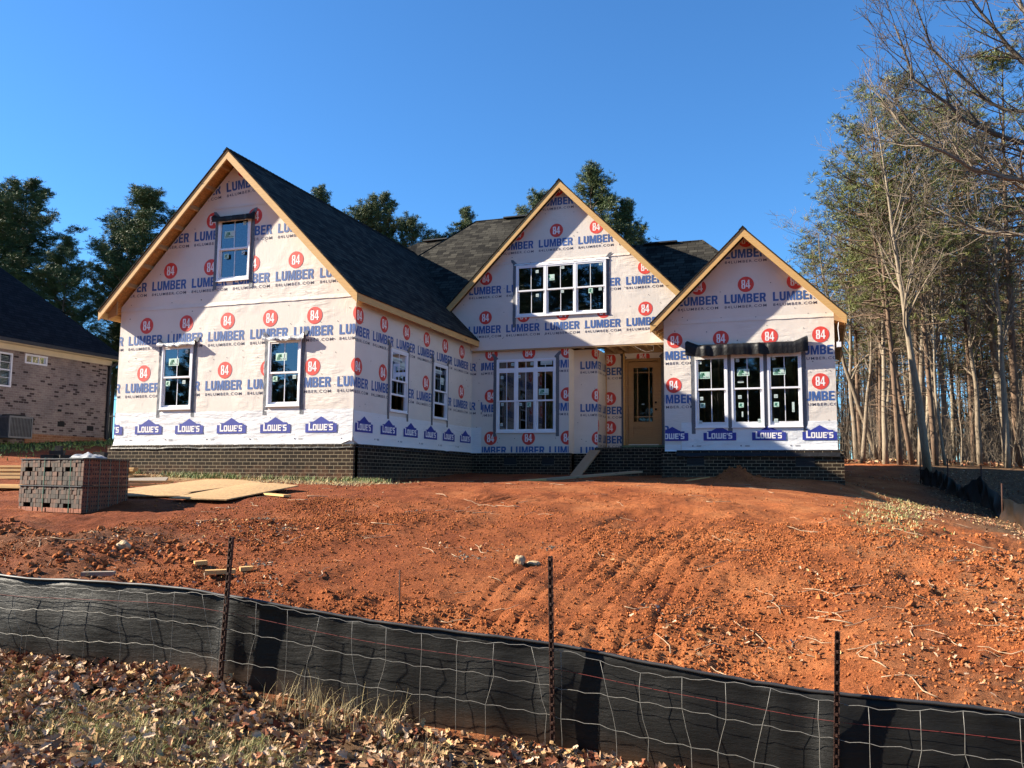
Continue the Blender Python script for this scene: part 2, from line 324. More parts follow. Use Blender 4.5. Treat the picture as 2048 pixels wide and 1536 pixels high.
def shingle(name, a, bcol):
    m, nt, b = mat_base(name); uv = coords(nt, 'UV'); t = N(nt, 'ShaderNodeTexBrick'); nt.links.new(uv, t.inputs['Vector'])
    t.inputs['Scale'].default_value = 1; t.inputs['Brick Width'].default_value = .24; t.inputs['Row Height'].default_value = .143; t.offset = .37; t.squash = 1.3; t.squash_frequency = 3
    t.inputs['Mortar Size'].default_value = .007; t.inputs['Color1'].default_value = (*a, 1); t.inputs['Color2'].default_value = (*bcol, 1); t.inputs['Mortar'].default_value = (a[0]*.25, a[1]*.25, a[2]*.25, 1)
    f = noise(nt, uv, 60, 3, .8); c = mixc(nt, .6, t.outputs['Color'], ramp(nt, f, [(.3, (.6, .6, .6)), (.7, (1.3, 1.3, 1.3))]), 'MULTIPLY')
    # shadow line at each butt: real step in height
    sp = N(nt, 'ShaderNodeSeparateXYZ'); nt.links.new(uv, sp.inputs[0]); md = N(nt, 'ShaderNodeMath', operation='FRACT'); dv = N(nt, 'ShaderNodeMath', operation='DIVIDE'); dv.inputs[1].default_value = .143
    nt.links.new(sp.outputs['Y'], dv.inputs[0]); nt.links.new(dv.outputs[0], md.inputs[0])
    inv = N(nt, 'ShaderNodeMath', operation='SUBTRACT'); inv.inputs[0].default_value = 1; nt.links.new(md.outputs[0], inv.inputs[1])
    nt.links.new(c, b.inputs['Base Color']); b.inputs['Roughness'].default_value = .95; b.inputs['Specular IOR Level'].default_value = .08
    h = bump(nt, b, inv.outputs[0], .9, .02); h = bump(nt, b, t.outputs['Fac'], .3, .01, h); bump(nt, b, f, .4, .006, h); return m
M['shingle'] = shingle('charcoal_shingle', (.012, .011, .010), (.053, .049, .040))
M['shingle_nb'] = shingle('dark_shingle', (.012, .012, .014), (.022, .022, .024))
def glass(name, tint, refl):
    m = bpy.data.materials.new(name); m.use_nodes = True; nt = m.node_tree; nt.nodes.clear()
    o = N(nt, 'ShaderNodeOutputMaterial'); tr = N(nt, 'ShaderNodeBsdfTransparent'); tr.inputs[0].default_value = (*tint, 1)
    gl = N(nt, 'ShaderNodeBsdfGlossy'); gl.inputs['Roughness'].default_value = .01; gl.inputs['Color'].default_value = (.85, .92, 1, 1)
    fr = N(nt, 'ShaderNodeFresnel'); fr.inputs['IOR'].default_value = 1.55; ad = N(nt, 'ShaderNodeMath', operation='ADD'); ad.inputs[1].default_value = refl; ad.use_clamp = True
    nt.links.new(fr.outputs[0], ad.inputs[0]); mx = N(nt, 'ShaderNodeMixShader'); nt.links.new(ad.outputs[0], mx.inputs[0]); nt.links.new(tr.outputs[0], mx.inputs[1]); nt.links.new(gl.outputs[0], mx.inputs[2])
    # slight waviness
    nz = noise(nt, coords(nt, 'Object'), 1.3, 2); bn = N(nt, 'ShaderNodeBump'); bn.inputs['Strength'].default_value = .02; bn.inputs['Distance'].default_value = .02; nt.links.new(nz, bn.inputs['Height']); nt.links.new(bn.outputs[0], gl.inputs['Normal'])
    nt.links.new(mx.outputs[0], o.inputs[0]); return m
M['glass'] = glass('window_glass', (.50, .55, .55), .10)
def soil_mat():
    m, nt, b = mat_base('ground_mix'); v = coords(nt, 'Object')
    f1 = noise(nt, v, .9, 5, .6); f2 = noise(nt, v, 9, 8, .75); f3 = noise(nt, v, 45, 4, .8)
    c = ramp(nt, f1, [(.28, (.20, .060, .024)), (.5, (.31, .105, .042)), (.72, (.42, .175, .078))])
    c = mixc(nt, .7, c, ramp(nt, f2, [(.30, (.50, .46, .44)), (.5, (1, 1, 1)), (.72, (1.25, 1.3, 1.35))]), 'MULTIPLY')
    c = mixc(nt, .7, c, ramp(nt, f3, [(.36, (.5, .45, .42)), (.6, (1.2, 1.2, 1.2))]), 'MULTIPLY')
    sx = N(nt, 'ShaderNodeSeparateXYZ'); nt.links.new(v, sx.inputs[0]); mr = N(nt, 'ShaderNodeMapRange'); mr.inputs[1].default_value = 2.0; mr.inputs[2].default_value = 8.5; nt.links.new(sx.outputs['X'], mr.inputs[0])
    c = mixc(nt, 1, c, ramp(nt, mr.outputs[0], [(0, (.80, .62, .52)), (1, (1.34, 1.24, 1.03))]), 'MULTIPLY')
    at = N(nt, 'ShaderNodeAttribute', attribute_name='zone'); sp = N(nt, 'ShaderNodeSeparateColor'); nt.links.new(at.outputs['Color'], sp.inputs[0])
    gr = ramp(nt, f2, [(.3, (.030, .050, .012)), (.7, (.075, .11, .030))])
    li = ramp(nt, f2, [(.3, (.075, .035, .015)), (.55, (.17, .10, .055)), (.75, (.27, .19, .12))])
    st = ramp(nt, f2, [(.3, (.20, .12, .05)), (.7, (.42, .33, .17))])
    c = mixc(nt, sp.outputs['Red'], c, li); c = mixc(nt, sp.outputs['Green'], c, gr); c = mixc(nt, sp.outputs['Blue'], c, st)
    nt.links.new(c, b.inputs['Base Color']); b.inputs['Roughness'].default_value = .95; b.inputs['Specular IOR Level'].default_value = .15
    h = bump(nt, b, f2, .9, .06); bump(nt, b, f3, 1.0, .030, h); return m
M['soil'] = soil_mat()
M['clod'] = simple('red_clay', (.29, .095, .032), .95, .4, 14, .8, spec=.1)
for k, c in {'leaf_a': (.36, .22, .13), 'leaf_b': (.25, .10, .055), 'leaf_c': (.50, .36, .25), 'leaf_d': (.12, .04, .025), 'leaf_e': (.44, .29, .14)}.items():
    M[k] = simple(k, tuple(q*.95 for q in c), .95, .3, 18, .2, spec=.08)
M['straw'] = simple('dry_grass', (.42, .33, .16), .8, .3, 12)
M['grassblade'] = simple('grass_blade', (.12, .18, .045), .7, .4, 3)
M['grass_y'] = simple('yellow_green_grass', (.20, .23, .06), .7, .4, 3)
M['stick'] = simple('twig', (.34, .23, .14), .8, .3, 20, .4)
M['chips'] = simple('grey_gravel', (.14, .12, .09), .9, .3, 30)
M['rock'] = simple('tan_rock', (.42, .30, .17), .85, .25, 14, .7)
def bark(name, a, bb, sc=6):
    m, nt, b = mat_base(name); v = coords(nt, 'Object', (1, 1, .18)); f = noise(nt, v, sc*4, 6, .7); g = noise(nt, coords(nt, 'Object'), 1.2, 3)
    c = ramp(nt, f, [(.3, a), (.7, bb)]); c = mixc(nt, .4, c, ramp(nt, g, [(.3, (.7, .7, .7)), (.7, (1.2, 1.2, 1.2))]), 'MULTIPLY')
    nt.links.new(c, b.inputs['Base Color']); b.inputs['Roughness'].default_value = .9; bump(nt, b, f, .8, .03); return m
M['bark_pine'] = bark('pine_bark', (.075, .048, .03), (.22, .14, .09))
M['bark_pale'] = bark('pale_bark', (.17, .13, .09), (.33, .27, .19))
M['bark_grey'] = bark('grey_bark', (.12, .09, .062), (.28, .22, .155))
M['bark_dark'] = bark('dark_bark', (.05, .038, .028), (.13, .10, .07))
def needles(name, a, bb, cc, sc=.9):
    m, nt, b = mat_base(name); f = noise(nt, coords(nt, 'Object'), sc, 5, .75); nt.links.new(ramp(nt, f, [(.3, a), (.5, bb), (.72, cc)]), b.inputs['Base Color'])
    b.inputs['Roughness'].default_value = .55; b.inputs['Specular IOR Level'].default_value = .3
    b.inputs['Transmission Weight'].default_value = 0; return m
M['needle'] = needles('pine_needles', (.035, .058, .02), (.075, .105, .036), (.15, .165, .06))
M['needle_y'] = needles('scrub_pine_needles', (.055, .068, .018), (.115, .13, .034), (.20, .185, .05), 1.4)
def fabric_mat():
    m, nt, b = mat_base('silt_fabric'); v = coords(nt, 'Object'); f = noise(nt, coords(nt, 'Object', (1, 1, 5)), 5, 5, .7); g = noise(nt, v, 2.5, 5, .7)
    c = ramp(nt, f, [(.3, (.0022, .0022, .0022)), (.7, (.006, .0058, .0055))])
    at = N(nt, 'ShaderNodeAttribute', attribute_name='dirt'); ml = N(nt, 'ShaderNodeMath', operation='MULTIPLY', use_clamp=True); nt.links.new(at.outputs['Fac'], ml.inputs[0])
    nt.links.new(ramp(nt, g, [(.35, (.2, .2, .2)), (.65, (1.3, 1.3, 1.3))]), ml.inputs[1])
    c = mixc(nt, ml.outputs[0], c, (.085, .042, .02)); nt.links.new(c, b.inputs['Base Color']); b.inputs['Roughness'].default_value = .5; b.inputs['Specular IOR Level'].default_value = .28
    h = bump(nt, b, f, .22, .03)
    wv = N(nt, 'ShaderNodeTexWave', bands_direction='Z'); wv.inputs['Scale'].default_value = 60; wv.inputs['Distortion'].default_value = .5; nt.links.new(v, wv.inputs['Vector']); bump(nt, b, wv.outputs['Fac'], .2, .004, h)
    return m
M['fabric'] = fabric_mat()

# ------------------------------------------------------------------ lettering
_tx = {}
def text2d(s, bold=0.0, spacing=1.0):
    key = (s, bold, spacing)
    if key in _tx: return _tx[key]
    c = bpy.data.curves.new('t', 'FONT'); c.body = s; c.size = 1; c.offset = bold; c.space_character = spacing; c.resolution_u = 3; c.fill_mode = 'FRONT' if hasattr(c, 'fill_mode') else c.fill_mode
    o = bpy.data.objects.new('t', c); COL.objects.link(o); bpy.context.view_layer.update()
    dg = bpy.context.evaluated_depsgraph_get(); me = bpy.data.meshes.new_from_object(o.evaluated_get(dg), depsgraph=dg)
    V = np.array([(v.co.x, v.co.y) for v in me.vertices]); Fs = [tuple(p.vertices) for p in me.polygons]
    V -= V.min(0); V /= V.max(0)
    bpy.data.objects.remove(o); bpy.data.curves.remove(c); bpy.data.meshes.remove(me)
    _tx[key] = (V, Fs); return _tx[key]
GLY = {
'L': (.85, [[(0,0),(.85,0),(.85,.2),(.31,.2),(.31,1),(0,1)]]),
'U': (.92, [[(0,1),(0,.26),(.07,.09),(.26,0),(.66,0),(.85,.09),(.92,.26),(.92,1),(.61,1),(.61,.30),(.54,.20),(.38,.20),(.31,.30),(.31,1)]]),
'M': (1.2, [[(0,0),(.28,0),(.28,.62),(.49,0),(.71,0),(.92,.62),(.92,0),(1.2,0),(1.2,1),(.83,1),(.60,.38),(.37,1),(0,1)]]),
'B': (.92, [[(0,0),(.62,0),(.84,.07),(.92,.22),(.92,.36),(.84,.47),(.74,.52),(.85,.60),(.89,.73),(.86,.88),(.76,.97),(.58,1),(0,1)],[(.30,.18),(.52,.18),(.61,.24),(.61,.36),(.52,.42),(.30,.42)],[(.30,.60),(.50,.60),(.58,.65),(.58,.77),(.50,.82),(.30,.82)]]),
'E': (.82, [[(0,0),(.82,0),(.82,.19),(.31,.19),(.31,.41),(.76,.41),(.76,.60),(.31,.60),(.31,.81),(.82,.81),(.82,1),(0,1)]]),
'R': (.96, [[(0,0),(.31,0),(.31,.40),(.43,.40),(.62,0),(.96,0),(.73,.45),(.86,.54),(.92,.68),(.89,.86),(.78,.97),(.60,1),(0,1)],[(.31,.58),(.51,.58),(.60,.64),(.60,.76),(.51,.82),(.31,.82)]]),
'8': (.80, [[(.12,0),(.68,0),(.80,.09),(.80,.43),(.70,.51),(.80,.58),(.80,.91),(.68,1),(.12,1),(0,.91),(0,.58),(.10,.51),(0,.43),(0,.09)],[(.29,.10),(.51,.10),(.51,.43),(.29,.43)],[(.29,.58),(.51,.58),(.51,.90),(.29,.90)]]),
'4': (.98, [[(.52,0),(.80,0),(.80,.20),(.98,.20),(.98,.34),(.80,.34),(.80,1),(.54,1),(0,.34),(0,.20),(.52,.20)],[(.20,.34),(.52,.34),(.52,.74)]]),
'O': (.88, [[(.12,0),(.76,0),(.88,.12),(.88,.88),(.76,1),(.12,1),(0,.88),(0,.12)],[(.28,.2),(.60,.2),(.60,.80),(.28,.80)]]),
'W': (1.3, [[(.12,0),(1.18,0),(1.3,.12),(1.3,1),(1.04,1),(1.04,.22),(.78,.22),(.78,1),(.52,1),(.52,.22),(.26,.22),(.26,1),(0,1),(0,.12)]]),
'S': (.84, [[(0,0),(.72,0),(.84,.1),(.84,.5),(.74,.6),(.29,.6),(.29,.8),(.84,.8),(.84,1),(.12,1),(0,.9),(0,.5),(.1,.4),(.56,.4),(.56,.2),(0,.2)]]),
"'": (.22, [[(.0,.62),(.12,.62),(.22,1),(0,1)]])}
def glyph2d(t, gap=.13):
    key = ('g', t, gap)
    if key in _tx: return _tx[key]
    from mathutils.geometry import tessellate_polygon
    V = []; Fs = []; x = 0
    for ch in t:
        wd, loops = GLY[ch]; tri = tessellate_polygon([[Vector((a, b, 0)) for a, b in L] for L in loops]); k = len(V)
        V += [(x+a, b) for L in loops for a, b in L]; Fs += [tuple(k+i for i in f) for f in tri]; x += wd+gap
    V = np.array(V, float); V -= V.min(0); V /= V.max(0); _tx[key] = (V, Fs); return _tx[key]
class Print2D:
    """printing laid out in the plane of a wall: (u, z, n)"""
    def __init__(s): s.bm = bmesh.new()
    def poly(s, pts, n, m):
        vs = [s.bm.verts.new((a, b, n)) for a, b in pts]; f = s.bm.faces.new(vs); f.material_index = m
    def text(s, t, u, z, wd, ht, n, m, bold=0, sp=1, rot=0):
        V, F = glyph2d(t, sp-1) if bold == 'g' else text2d(t, bold, sp); c, q = math.cos(rot), math.sin(rot)
        vs = [s.bm.verts.new((u+a*wd*c-b*ht*q, z+a*wd*q+b*ht*c, n)) for a, b in V]
        for f in F:
            try: g = s.bm.faces.new([vs[i] for i in f]); g.material_index = m
            except Exception: pass
    def disc(s, u, z, r, n, m, k=28): s.poly([(u+r*math.cos(2*math.pi*i/k), z+r*math.sin(2*math.pi*i/k)) for i in range(k)], n, m)
    # material slots: 0 red 1 blue 2 dark 3 white 4 navy 5 nail
    def lumber(s, u, z, rot=0, circ=True):
        c, q = math.cos(rot), math.sin(rot)
        def T(a, b): return (u+a*c-b*q, z+a*q+b*c)
        s.text('LUMBER', *T(0, 0), 1.005, .225, .004, 1, 'g', 1.13, rot)
        s.text('84LUMBER.COM', *T(0, -.125), 1.01, .068, .004, 2, .012, 1.25, rot)
        if circ:
            s.disc(*T(.525, .462), .196, .004, 0); s.text('84', *T(.42, .355), .215, .22, .006, 3, 'g', 1.09, rot)
    def lowes(s, u, z, w=.79):
        k = w/.79
        s.poly([(u+a*k, z+b) for a, b in [(0,0),(.79,0),(.79,.195),(.70,.195),(.70,.238),(.60,.238),(.395,.355),(.19,.238),(.09,.238),(.09,.195),(0,.195)]], .016, 4)
        s.text('L', u+.085*k, z+.045, .10*k, .175, .019, 3, 'g', 1.1); s.text("OWE'S", u+.195*k, z+.045, .50*k, .14, .019, 3, 'g', 1.12)
        for dx in (-.28, ): s.poly([(u+dx+.0, z-.145), (u+dx+.03, z-.145), (u+dx+.03, z-.115), (u+dx, z-.115)], .016, 2)
        for j in range(3): s.poly([(u-.17, z-.15+j*.014), (u-.06, z-.15+j*.014), (u-.06, z-.144+j*.014), (u-.17, z-.144+j*.014)], .016, 2)
    def nails(s, u0, u1, z0, z1, k, rng):
        for _ in range(k):
            a = rng.uniform(u0, u1); b = rng.uniform(z0, z1); s.disc(a, b, rng.uniform(.010, .016), .006, 5, 6)
        for b in np.arange(z0+.3, z1, .7):
            for a in np.arange(u0+.2, u1, .41):
                if rng.random() < .5: s.disc(a+rng.uniform(-.03, .03), b+rng.uniform(-.03, .03), .012, .006, 5, 6)
    def clip(s, lines, rects):
        def g(): return s.bm.verts[:]+s.bm.edges[:]+s.bm.faces[:]
        for (pu, pz, nu, nz) in lines: bmesh.ops.bisect_plane(s.bm, geom=g(), plane_co=(pu, pz, 0), plane_no=(nu, nz, 0), clear_outer=True)
        for (a, b, c, d) in rects:
            for co, no in (((a, 0, 0), (1, 0, 0)), ((b, 0, 0), (1, 0, 0)), ((0, c, 0), (0, 1, 0)), ((0, d, 0), (0, 1, 0))): bmesh.ops.bisect_plane(s.bm, geom=g(), plane_co=co, plane_no=no)
            kill = [f for f in s.bm.faces if a < f.calc_center_median().x < b and c < f.calc_center_median().y < d]
            bmesh.ops.delete(s.bm, geom=kill, context='FACES')
    def build(s, P, parent, off=None):
        me = bpy.data.meshes.new('printing')
        for v in s.bm.verts:
            u, z, n = v.co; v.co = P(u, z, n+(off(u, z) if off else 0))
        for f in s.bm.faces: f.material_index += 2
        wm = parent.data; s.bm.to_mesh(me); s.bm.free(); b2 = bmesh.new(); b2.from_mesh(wm); b2.from_mesh(me); b2.to_mesh(wm); b2.free(); bpy.data.meshes.remove(me)
        if len(wm.materials) < 8:
            for k in ('ink_red', 'ink_blue', 'ink_dark', 'ink_white', 'ink_navy', 'nail'): wm.materials.append(M[k])
        while wm.uv_layers: wm.uv_layers.remove(wm.uv_layers[0])
        wm.update(); auto_uv(wm); return parent
def front(Y): return lambda u, z, n: (u, Y-n, z)
def right(X): return lambda u, z, n: (X+n, u, z)
def left(X): return lambda u, z, n: (X-n, -u, z)
def back(Y): return lambda u, z, n: (-u, Y+n, z)
def sheet(P, u0, u1, z0, z1, holes, lines, th=.12, du=.6):
    bm = bmesh.new()
    us = sorted(set([u0, u1]+[h for r in holes for h in r[:2]]+list(np.arange(u0+du, u1, du)))); zs = sorted(set([z0, z1]+[h for r in holes for h in r[2:4]]+list(np.arange(z0+du, z1, du))))
    us = [u for u in us if u0 <= u <= u1]; zs = [z for z in zs if z0 <= z <= z1]
    for n, mi in ((0, 0), (-th, 1)):
        g = {(i, j): bm.verts.new((u, z, n)) for i, u in enumerate(us) for j, z in enumerate(zs)}
        for i in range(len(us)-1):
            for j in range(len(zs)-1):
                cu = (us[i]+us[i+1])/2; cz = (zs[j]+zs[j+1])/2
                if any(a < cu < b and c < cz < d for a, b, c, d in holes): continue
                f = bm.faces.new([g[i, j], g[i+1, j], g[i+1, j+1], g[i, j+1]]); f.material_index = mi
    for a, b, c, d in holes:
        for q in (((a, c), (b, c)), ((b, c), (b, d)), ((b, d), (a, d)), ((a, d), (a, c))):
            (x0, y0), (x1, y1) = q; f = bm.faces.new([bm.verts.new(k) for k in ((x0, y0, 0), (x1, y1, 0), (x1, y1, -th), (x0, y0, -th))]); f.material_index = 1
    for (pu, pz, nu, nz) in lines: bmesh.ops.bisect_plane(bm, geom=bm.verts[:]+bm.edges[:]+bm.faces[:], plane_co=(pu, pz, 0), plane_no=(nu, nz, 0), clear_outer=True)
    for v in bm.verts: v.co = P(*v.co)
    return bm
def wall(P, u0, u1, z0, z1, parent, holes=(), lines=(), mats=('wrap', 'wrap_in'), name='wall', **k):
    bm = sheet(P, u0, u1, z0, z1, list(holes), list(lines), **k); me = bpy.data.meshes.new(name); bm.to_mesh(me); bm.free()
    for m in mats: me.materials.append(M[m])
    me.update(); auto_uv(me); return link(name, me, parent)

# ================================================================== THE SETTING
def build_ground():
    def axis(lo, hi, fine, spans, grow=1.18, far=420):
        a = []; x = lo
        for (s, e, st) in spans: a += list(np.arange(s, e, st))
        a.append(spans[-1][1]); st = spans[0][2]; x = a[0]; L = []
        d = max(st, .12)
        while x > -far: d *= grow; x -= d; L.append(x)
        L = L[::-1]; x = a[-1]; d = max(spans[-1][2], .12); Rr = []
        while x < far: d *= grow; x += d; Rr.append(x)
        return np.array(L+a+Rr)
    xs = axis(0, 0, 0, [(-6, -2, .08), (-2, 13.5, .034), (13.5, 20, .1)])
    ys = axis(0, 0, 0, [(-13.2, -11.4, .08), (-11.4, -5, .034), (-5, -1.5, .06), (-1.5, 9, .12), (9, 20, .25)])
    X, Y = np.meshgrid(xs, ys); Z = zg(X, Y)
    nx, ny = len(xs), len(ys); V = np.stack([X.ravel(), Y.ravel(), Z.ravel()], 1)
    i = np.arange(nx-1)[None]+np.arange(ny-1)[:, None]*nx; F = np.stack([i, i+1, i+nx+1, i+nx], -1).reshape(-1, 4)
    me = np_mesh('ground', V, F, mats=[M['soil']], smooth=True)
    x, y = V[:, 0], V[:, 1]; nz = vnoise(x*1.3, y*1.3, 21); n2 = vnoise(x*5, y*5, 22)
    litter = 1-sstep(-11.4, -11.05, y)
    litter = np.maximum(litter, sstep(16.4, 18.4, y+1.2*nz)*sstep(-2, 6, x)); litter = np.maximum(litter, sstep(11.6, 13.0, x+.5*nz))
    litter = np.maximum(litter, .55*sstep(.55, .75, nz*.6+n2*.4+.12*sstep(9, 11, x))*sstep(9.2, 10.8, x)*(1-sstep(2, 4, y)))
    litter = np.maximum(litter, .5*sstep(.5, .7, nz)*(1-sstep(3.2, 4.2, x))*(1-sstep(-8.4, -7.6, y)))
    grass = (1-sstep(-14, -11, x+nz))*sstep(-3, 2, y); grass = np.maximum(grass, sstep(28, 40, y)*.6)
    straw = np.exp(-((y+.75)/.55)**2)*(1-sstep(.4, 1.5, x))*sstep(-7, -6, x)*(.3+nz)
    straw = np.maximum(straw, .75*sstep(.45, .7, n2)*np.exp(-((x-(10.6+.08*y))/.5)**2)*sstep(-6, -3, y)*(1-sstep(5, 7, y)))
    col = np.stack([litter, grass, np.clip(straw, 0, 1), np.ones_like(litter)], 1).astype(np.float32)
    ca = me.color_attributes.new('zone', 'FLOAT_COLOR', 'POINT'); ca.data.foreach_set('color', col.ravel())
    tag(link('ground', me), kind='structure')
build_ground()

# ================================================================== THE HOUSE UNDER CONSTRUCTION
H = thing('house', 'large unfinished house in printed house wrap with three front gables and dark shingle roof', 'house', (2.0, 3.0, -.75))
WA, YC, YW, YR, YM, YD = 6.5, 6.62, 6.74, 5.43, 7.25, 8.3
XRL, XRR = 5.806, 9.885
def gl(px, pz, s, drop): # two half-planes under a gable: apex (px,pz), slope s
    return [(px, pz-drop, s, 1), (px, pz-drop, -s, 1)]
gA = gl(-3.257, 6.83, 1.02, .17); gC = gl(2.737, 7.707, 1.018, .17); gR = gl(7.847, 5.481, .99, .17)
rngn = random.Random(5)
def wav(u, z): return 0.0
# windows: (u0,u1,z0,z1)
WA1, WA2, WAU = (-5.18, -4.29, .835, 2.33), (-2.21, -1.35, .85, 2.34), (-3.72, -2.82, 3.81, 5.30)
WS1, WS2 = (1.645, 2.545, .835, 2.31), (4.07, 4.95, .83, 2.28)
WC = (1.391, 4.035, 3.86, 5.345)
WR = [(6.58, 7.375, .575, 2.46), (7.465, 8.235, .575, 2.46), (8.325, 9.12, .575, 2.46)]
WW = (.778, 2.547, .57, 2.655)
DO = (4.186, 5.238, .255, 2.755)
def ins(r, k=.02): return (r[0]+k, r[1]-k, r[2]+k, r[3]-k)
PA, PS, PC, PR, PW, PMd, PD = front(0), right(0), front(YC), front(YR), front(YW), front(YM), front(YD)
wlA = wall(PA, -WA, 0, -.02, 6.7, H, [ins(WA1), ins(WA2), ins(WAU)], gA)
wlS = wall(PS, 0, YW, -.02, 3.3, H, [ins(WS1), ins(WS2)])
wall(left(-WA), -12.8, 0, -.02, 3.3, H)
wlC = wall(PC, -1.1, 6.4, 2.94, 7.6, H, [ins(WC)], gC)
wlW = wall(PW, 0, 2.93, -.02, 2.93, H, [ins(WW)])
wall(right(2.93), YW, YM, -.02, 2.93, H)
wlM = wall(PMd, 2.93, 3.63, -.02, 2.93, H)
wlE = wall(right(3.63), YM, YD, .1, 2.93, H)
wlD = wall(PD, 3.63, XRL, .1, 2.93, H, [ins(DO)])
wlR = wall(PR, XRL, XRR, -.02, 5.4, H, [ins(r) for r in WR], gR)
wall(left(XRL), -YD, -YR, -.02, 3.3, H)
wall(right(XRR), YR, 12.8, -.02, 3.3, H)
wall(back(12.8), -XRR, WA, -.02, 3.3, H)
wall(back(12.78), -9.9, -5.8, 3.28, 5.4, H, [], gl(-7.847, 5.481, .99, .17))
# thin lap strips where sheets of wrap overlap
def lap(P, u0, u1, z, h, seed, par=H):
    r = random.Random(seed); mb = MB(); us = np.linspace(u0, u1, int((u1-u0)/.12)+2); vs = []
    for i, u in enumerate(us):
        w1 = .004*math.sin(i*1.3+seed)+.003*r.random(); vs += [P(u, z+w1, .010+.004*r.random()), P(u, z+h, .0015)]
    mb.add(vs, [(2*i, 2*i+2, 2*i+3, 2*i+1) for i in range(len(us)-1)], 0); return mb.build('wrap_lap', M['wrap'], par, fixn=False)
lap(PA, -WA, 0, 3.225, .09, 1); lap(PA, -3.9, -2.1, 5.55, .06, 2); lap(PC, .75, 4.7, 5.42, .07, 3); lap(PR, XRL, XRR, 3.20, .1, 4)
lap(PS, 0, YW, 3.0, .05, 5)
# lower sheet of whiter wrap, loose at the hem
def lower(P, u0, u1, z1, seed, lift=None, m='wrap_low'):
    nu = int((u1-u0)/.06)+2; nz = 13; us = np.linspace(u0, u1, nu); V = []; F = []
    for i, u in enumerate(us):
        zb = -.015-.02*float(vnoise(np.array([u*1.7]), np.array([seed*3.1]), seed)[0])+(lift(u) if lift else 0)
        for j in range(nz):
            t = j/(nz-1); z = zb+(z1-zb)*t
            n = .004+.007*float(vnoise(np.array([u*.9+z*1.5]), np.array([z*9+seed]), seed)[0])
            if t < .17: n += .022*(1-t/.17)*(.5+float(vnoise(np.array([u*3.]), np.array([1.]), seed+3)[0]))
            V.append(P(u, z, n))
    F = [(i*nz+j, (i+1)*nz+j, (i+1)*nz+j+1, i*nz+j+1) for i in range(nu-1) for j in range(nz-1)]
    mb = MB(); mb.add(V, F, 0, True); return mb.build('lower_wrap', M[m], H, fixn=False)
lower(PA, -WA, 0, .76, 1, lambda u: .10*max(0, 1-abs(u+.06)/.28) if u > -.36 else 0)
lower(PS, 0, YW, .72, 2, lambda u: (.10*max(0, 1-u/.25))+.02*math.sin(u*3))
lower(PR, XRL+.42, XRR, .70, 3)
lower(front(YW), 0.0, .32, .72, 4)
lower(PR, XRL, XRL+.40, .15, 6)
# ---- printing on the wrap
PIT = 1.165
def row(p, u0, z, n, only=None, circ=True, tilt=0):
    for k in range(n):
        if only is None or k in only: p.lumber(u0+k*PIT, z+tilt*k, circ=circ)
# gable of the left wing
p = Print2D(); row(p, -6.242-PIT, 1.245, 7); row(p, -6.226-PIT, 2.395, 7); row(p, -5.598-PIT, 3.70, 7); row(p, -4.417-PIT, 4.825, 5)
p.lumber(-3.55, 5.94, .09); p.lumber(-3.55-PIT, 5.84, .09)
for k in range(7): p.lowes(-7.054+k*1.175, .245)
p.nails(-6.4, 0, .3, 6.2, 46, rngn); p.clip([(0, 0, 1, 0), (-WA, 0, -1, 0)]+gl(-3.257, 6.83, 1.02, .2), [WA1, WA2, WAU]); p.build(PA, wlA)
p = Print2D(); row(p, -.393, 1.225, 7); row(p, -.38, 2.36, 7)
for k in range(6): p.lowes(.068+k*1.163, .262)
p.nails(.1, YW, .2, 2.9, 34, rngn); p.clip([(0, 0, -1, 0), (YW-.01, 0, 1, 0)], [WS1, WS2]); p.build(PS, wlS)
p = Print2D(); row(p, -.07, 3.43, 6); row(p, -.07, 4.585, 6); row(p, .90, 5.835, 5); row(p, .92, 7.035, 4)
p.nails(-.4, 5.8, 3.0, 7.2, 40, rngn); p.clip([(0, 2.97, 0, -1)]+gl(2.737, 7.707, 1.018, .2), [WC]); p.build(PC, wlC)
p = Print2D(); row(p, 5.52, 1.185, 4); row(p, 5.52, 2.295, 4, circ=False); row(p, 7.335-PIT, 3.66, 4); p.lumber(7.36, 4.80)
for uu, zz in ((6.086, 2.79), (7.23, 2.79), (8.397, 2.79), (9.578, 2.78)): p.disc(uu, zz, .196, .004, 0); p.text('84', uu-.105, zz-.107, .215, .22, .006, 3, 'g', 1.09)
p.text('R', 5.77, .40, .15, .225, .004, 1, 'g', 1.1); p.text('OM', 5.76, .27, .15, .066, .004, 2)
for k in range(4): p.lowes(9.098-1.165*k, .243)
p.nails(XRL, XRR, .2, 4.6, 36, rngn)
p.clip([(XRR-.01, 0, 1, 0), (XRL+.01, 0, -1, 0)]+gl(7.847, 5.481, .99, .2), [(r[0], r[1], r[2], r[3]) for r in WR]); p.build(PR, wlR)
p = Print2D()
for z in (-.055, 1.155, 2.37):
    for k in range(5): p.lumber(.08+k*1.14, z)
p.nails(.3, 2.9, .1, 2.8, 16, rngn); p.clip([(.34, 0, -1, 0), (2.92, 0, 1, 0), (0, 0, 0, -1), (0, 2.92, 0, 1)], [WW]); p.build(PW, wlW)
p = Print2D(); row(p, .29-PIT, 1.225, 2); row(p, .29-PIT, 2.36, 2); p.nails(.02, .3, .3, 2.8, 8, rngn); p.clip([(.335, 0, 1, 0), (.01, 0, -1, 0), (0, 2.92, 0, 1)], []); p.build(PW, wlW)
p = Print2D()
for z in (-.055, 1.155, 2.37): p.lumber(3.12, z)
p.nails(2.95, 3.6, .1, 2.8, 6, rngn); p.clip([(2.94, 0, -1, 0), (3.62, 0, 1, 0), (0, 0, 0, -1), (0, 2.92, 0, 1)], []); p.build(PMd, wlM)
p = Print2D()
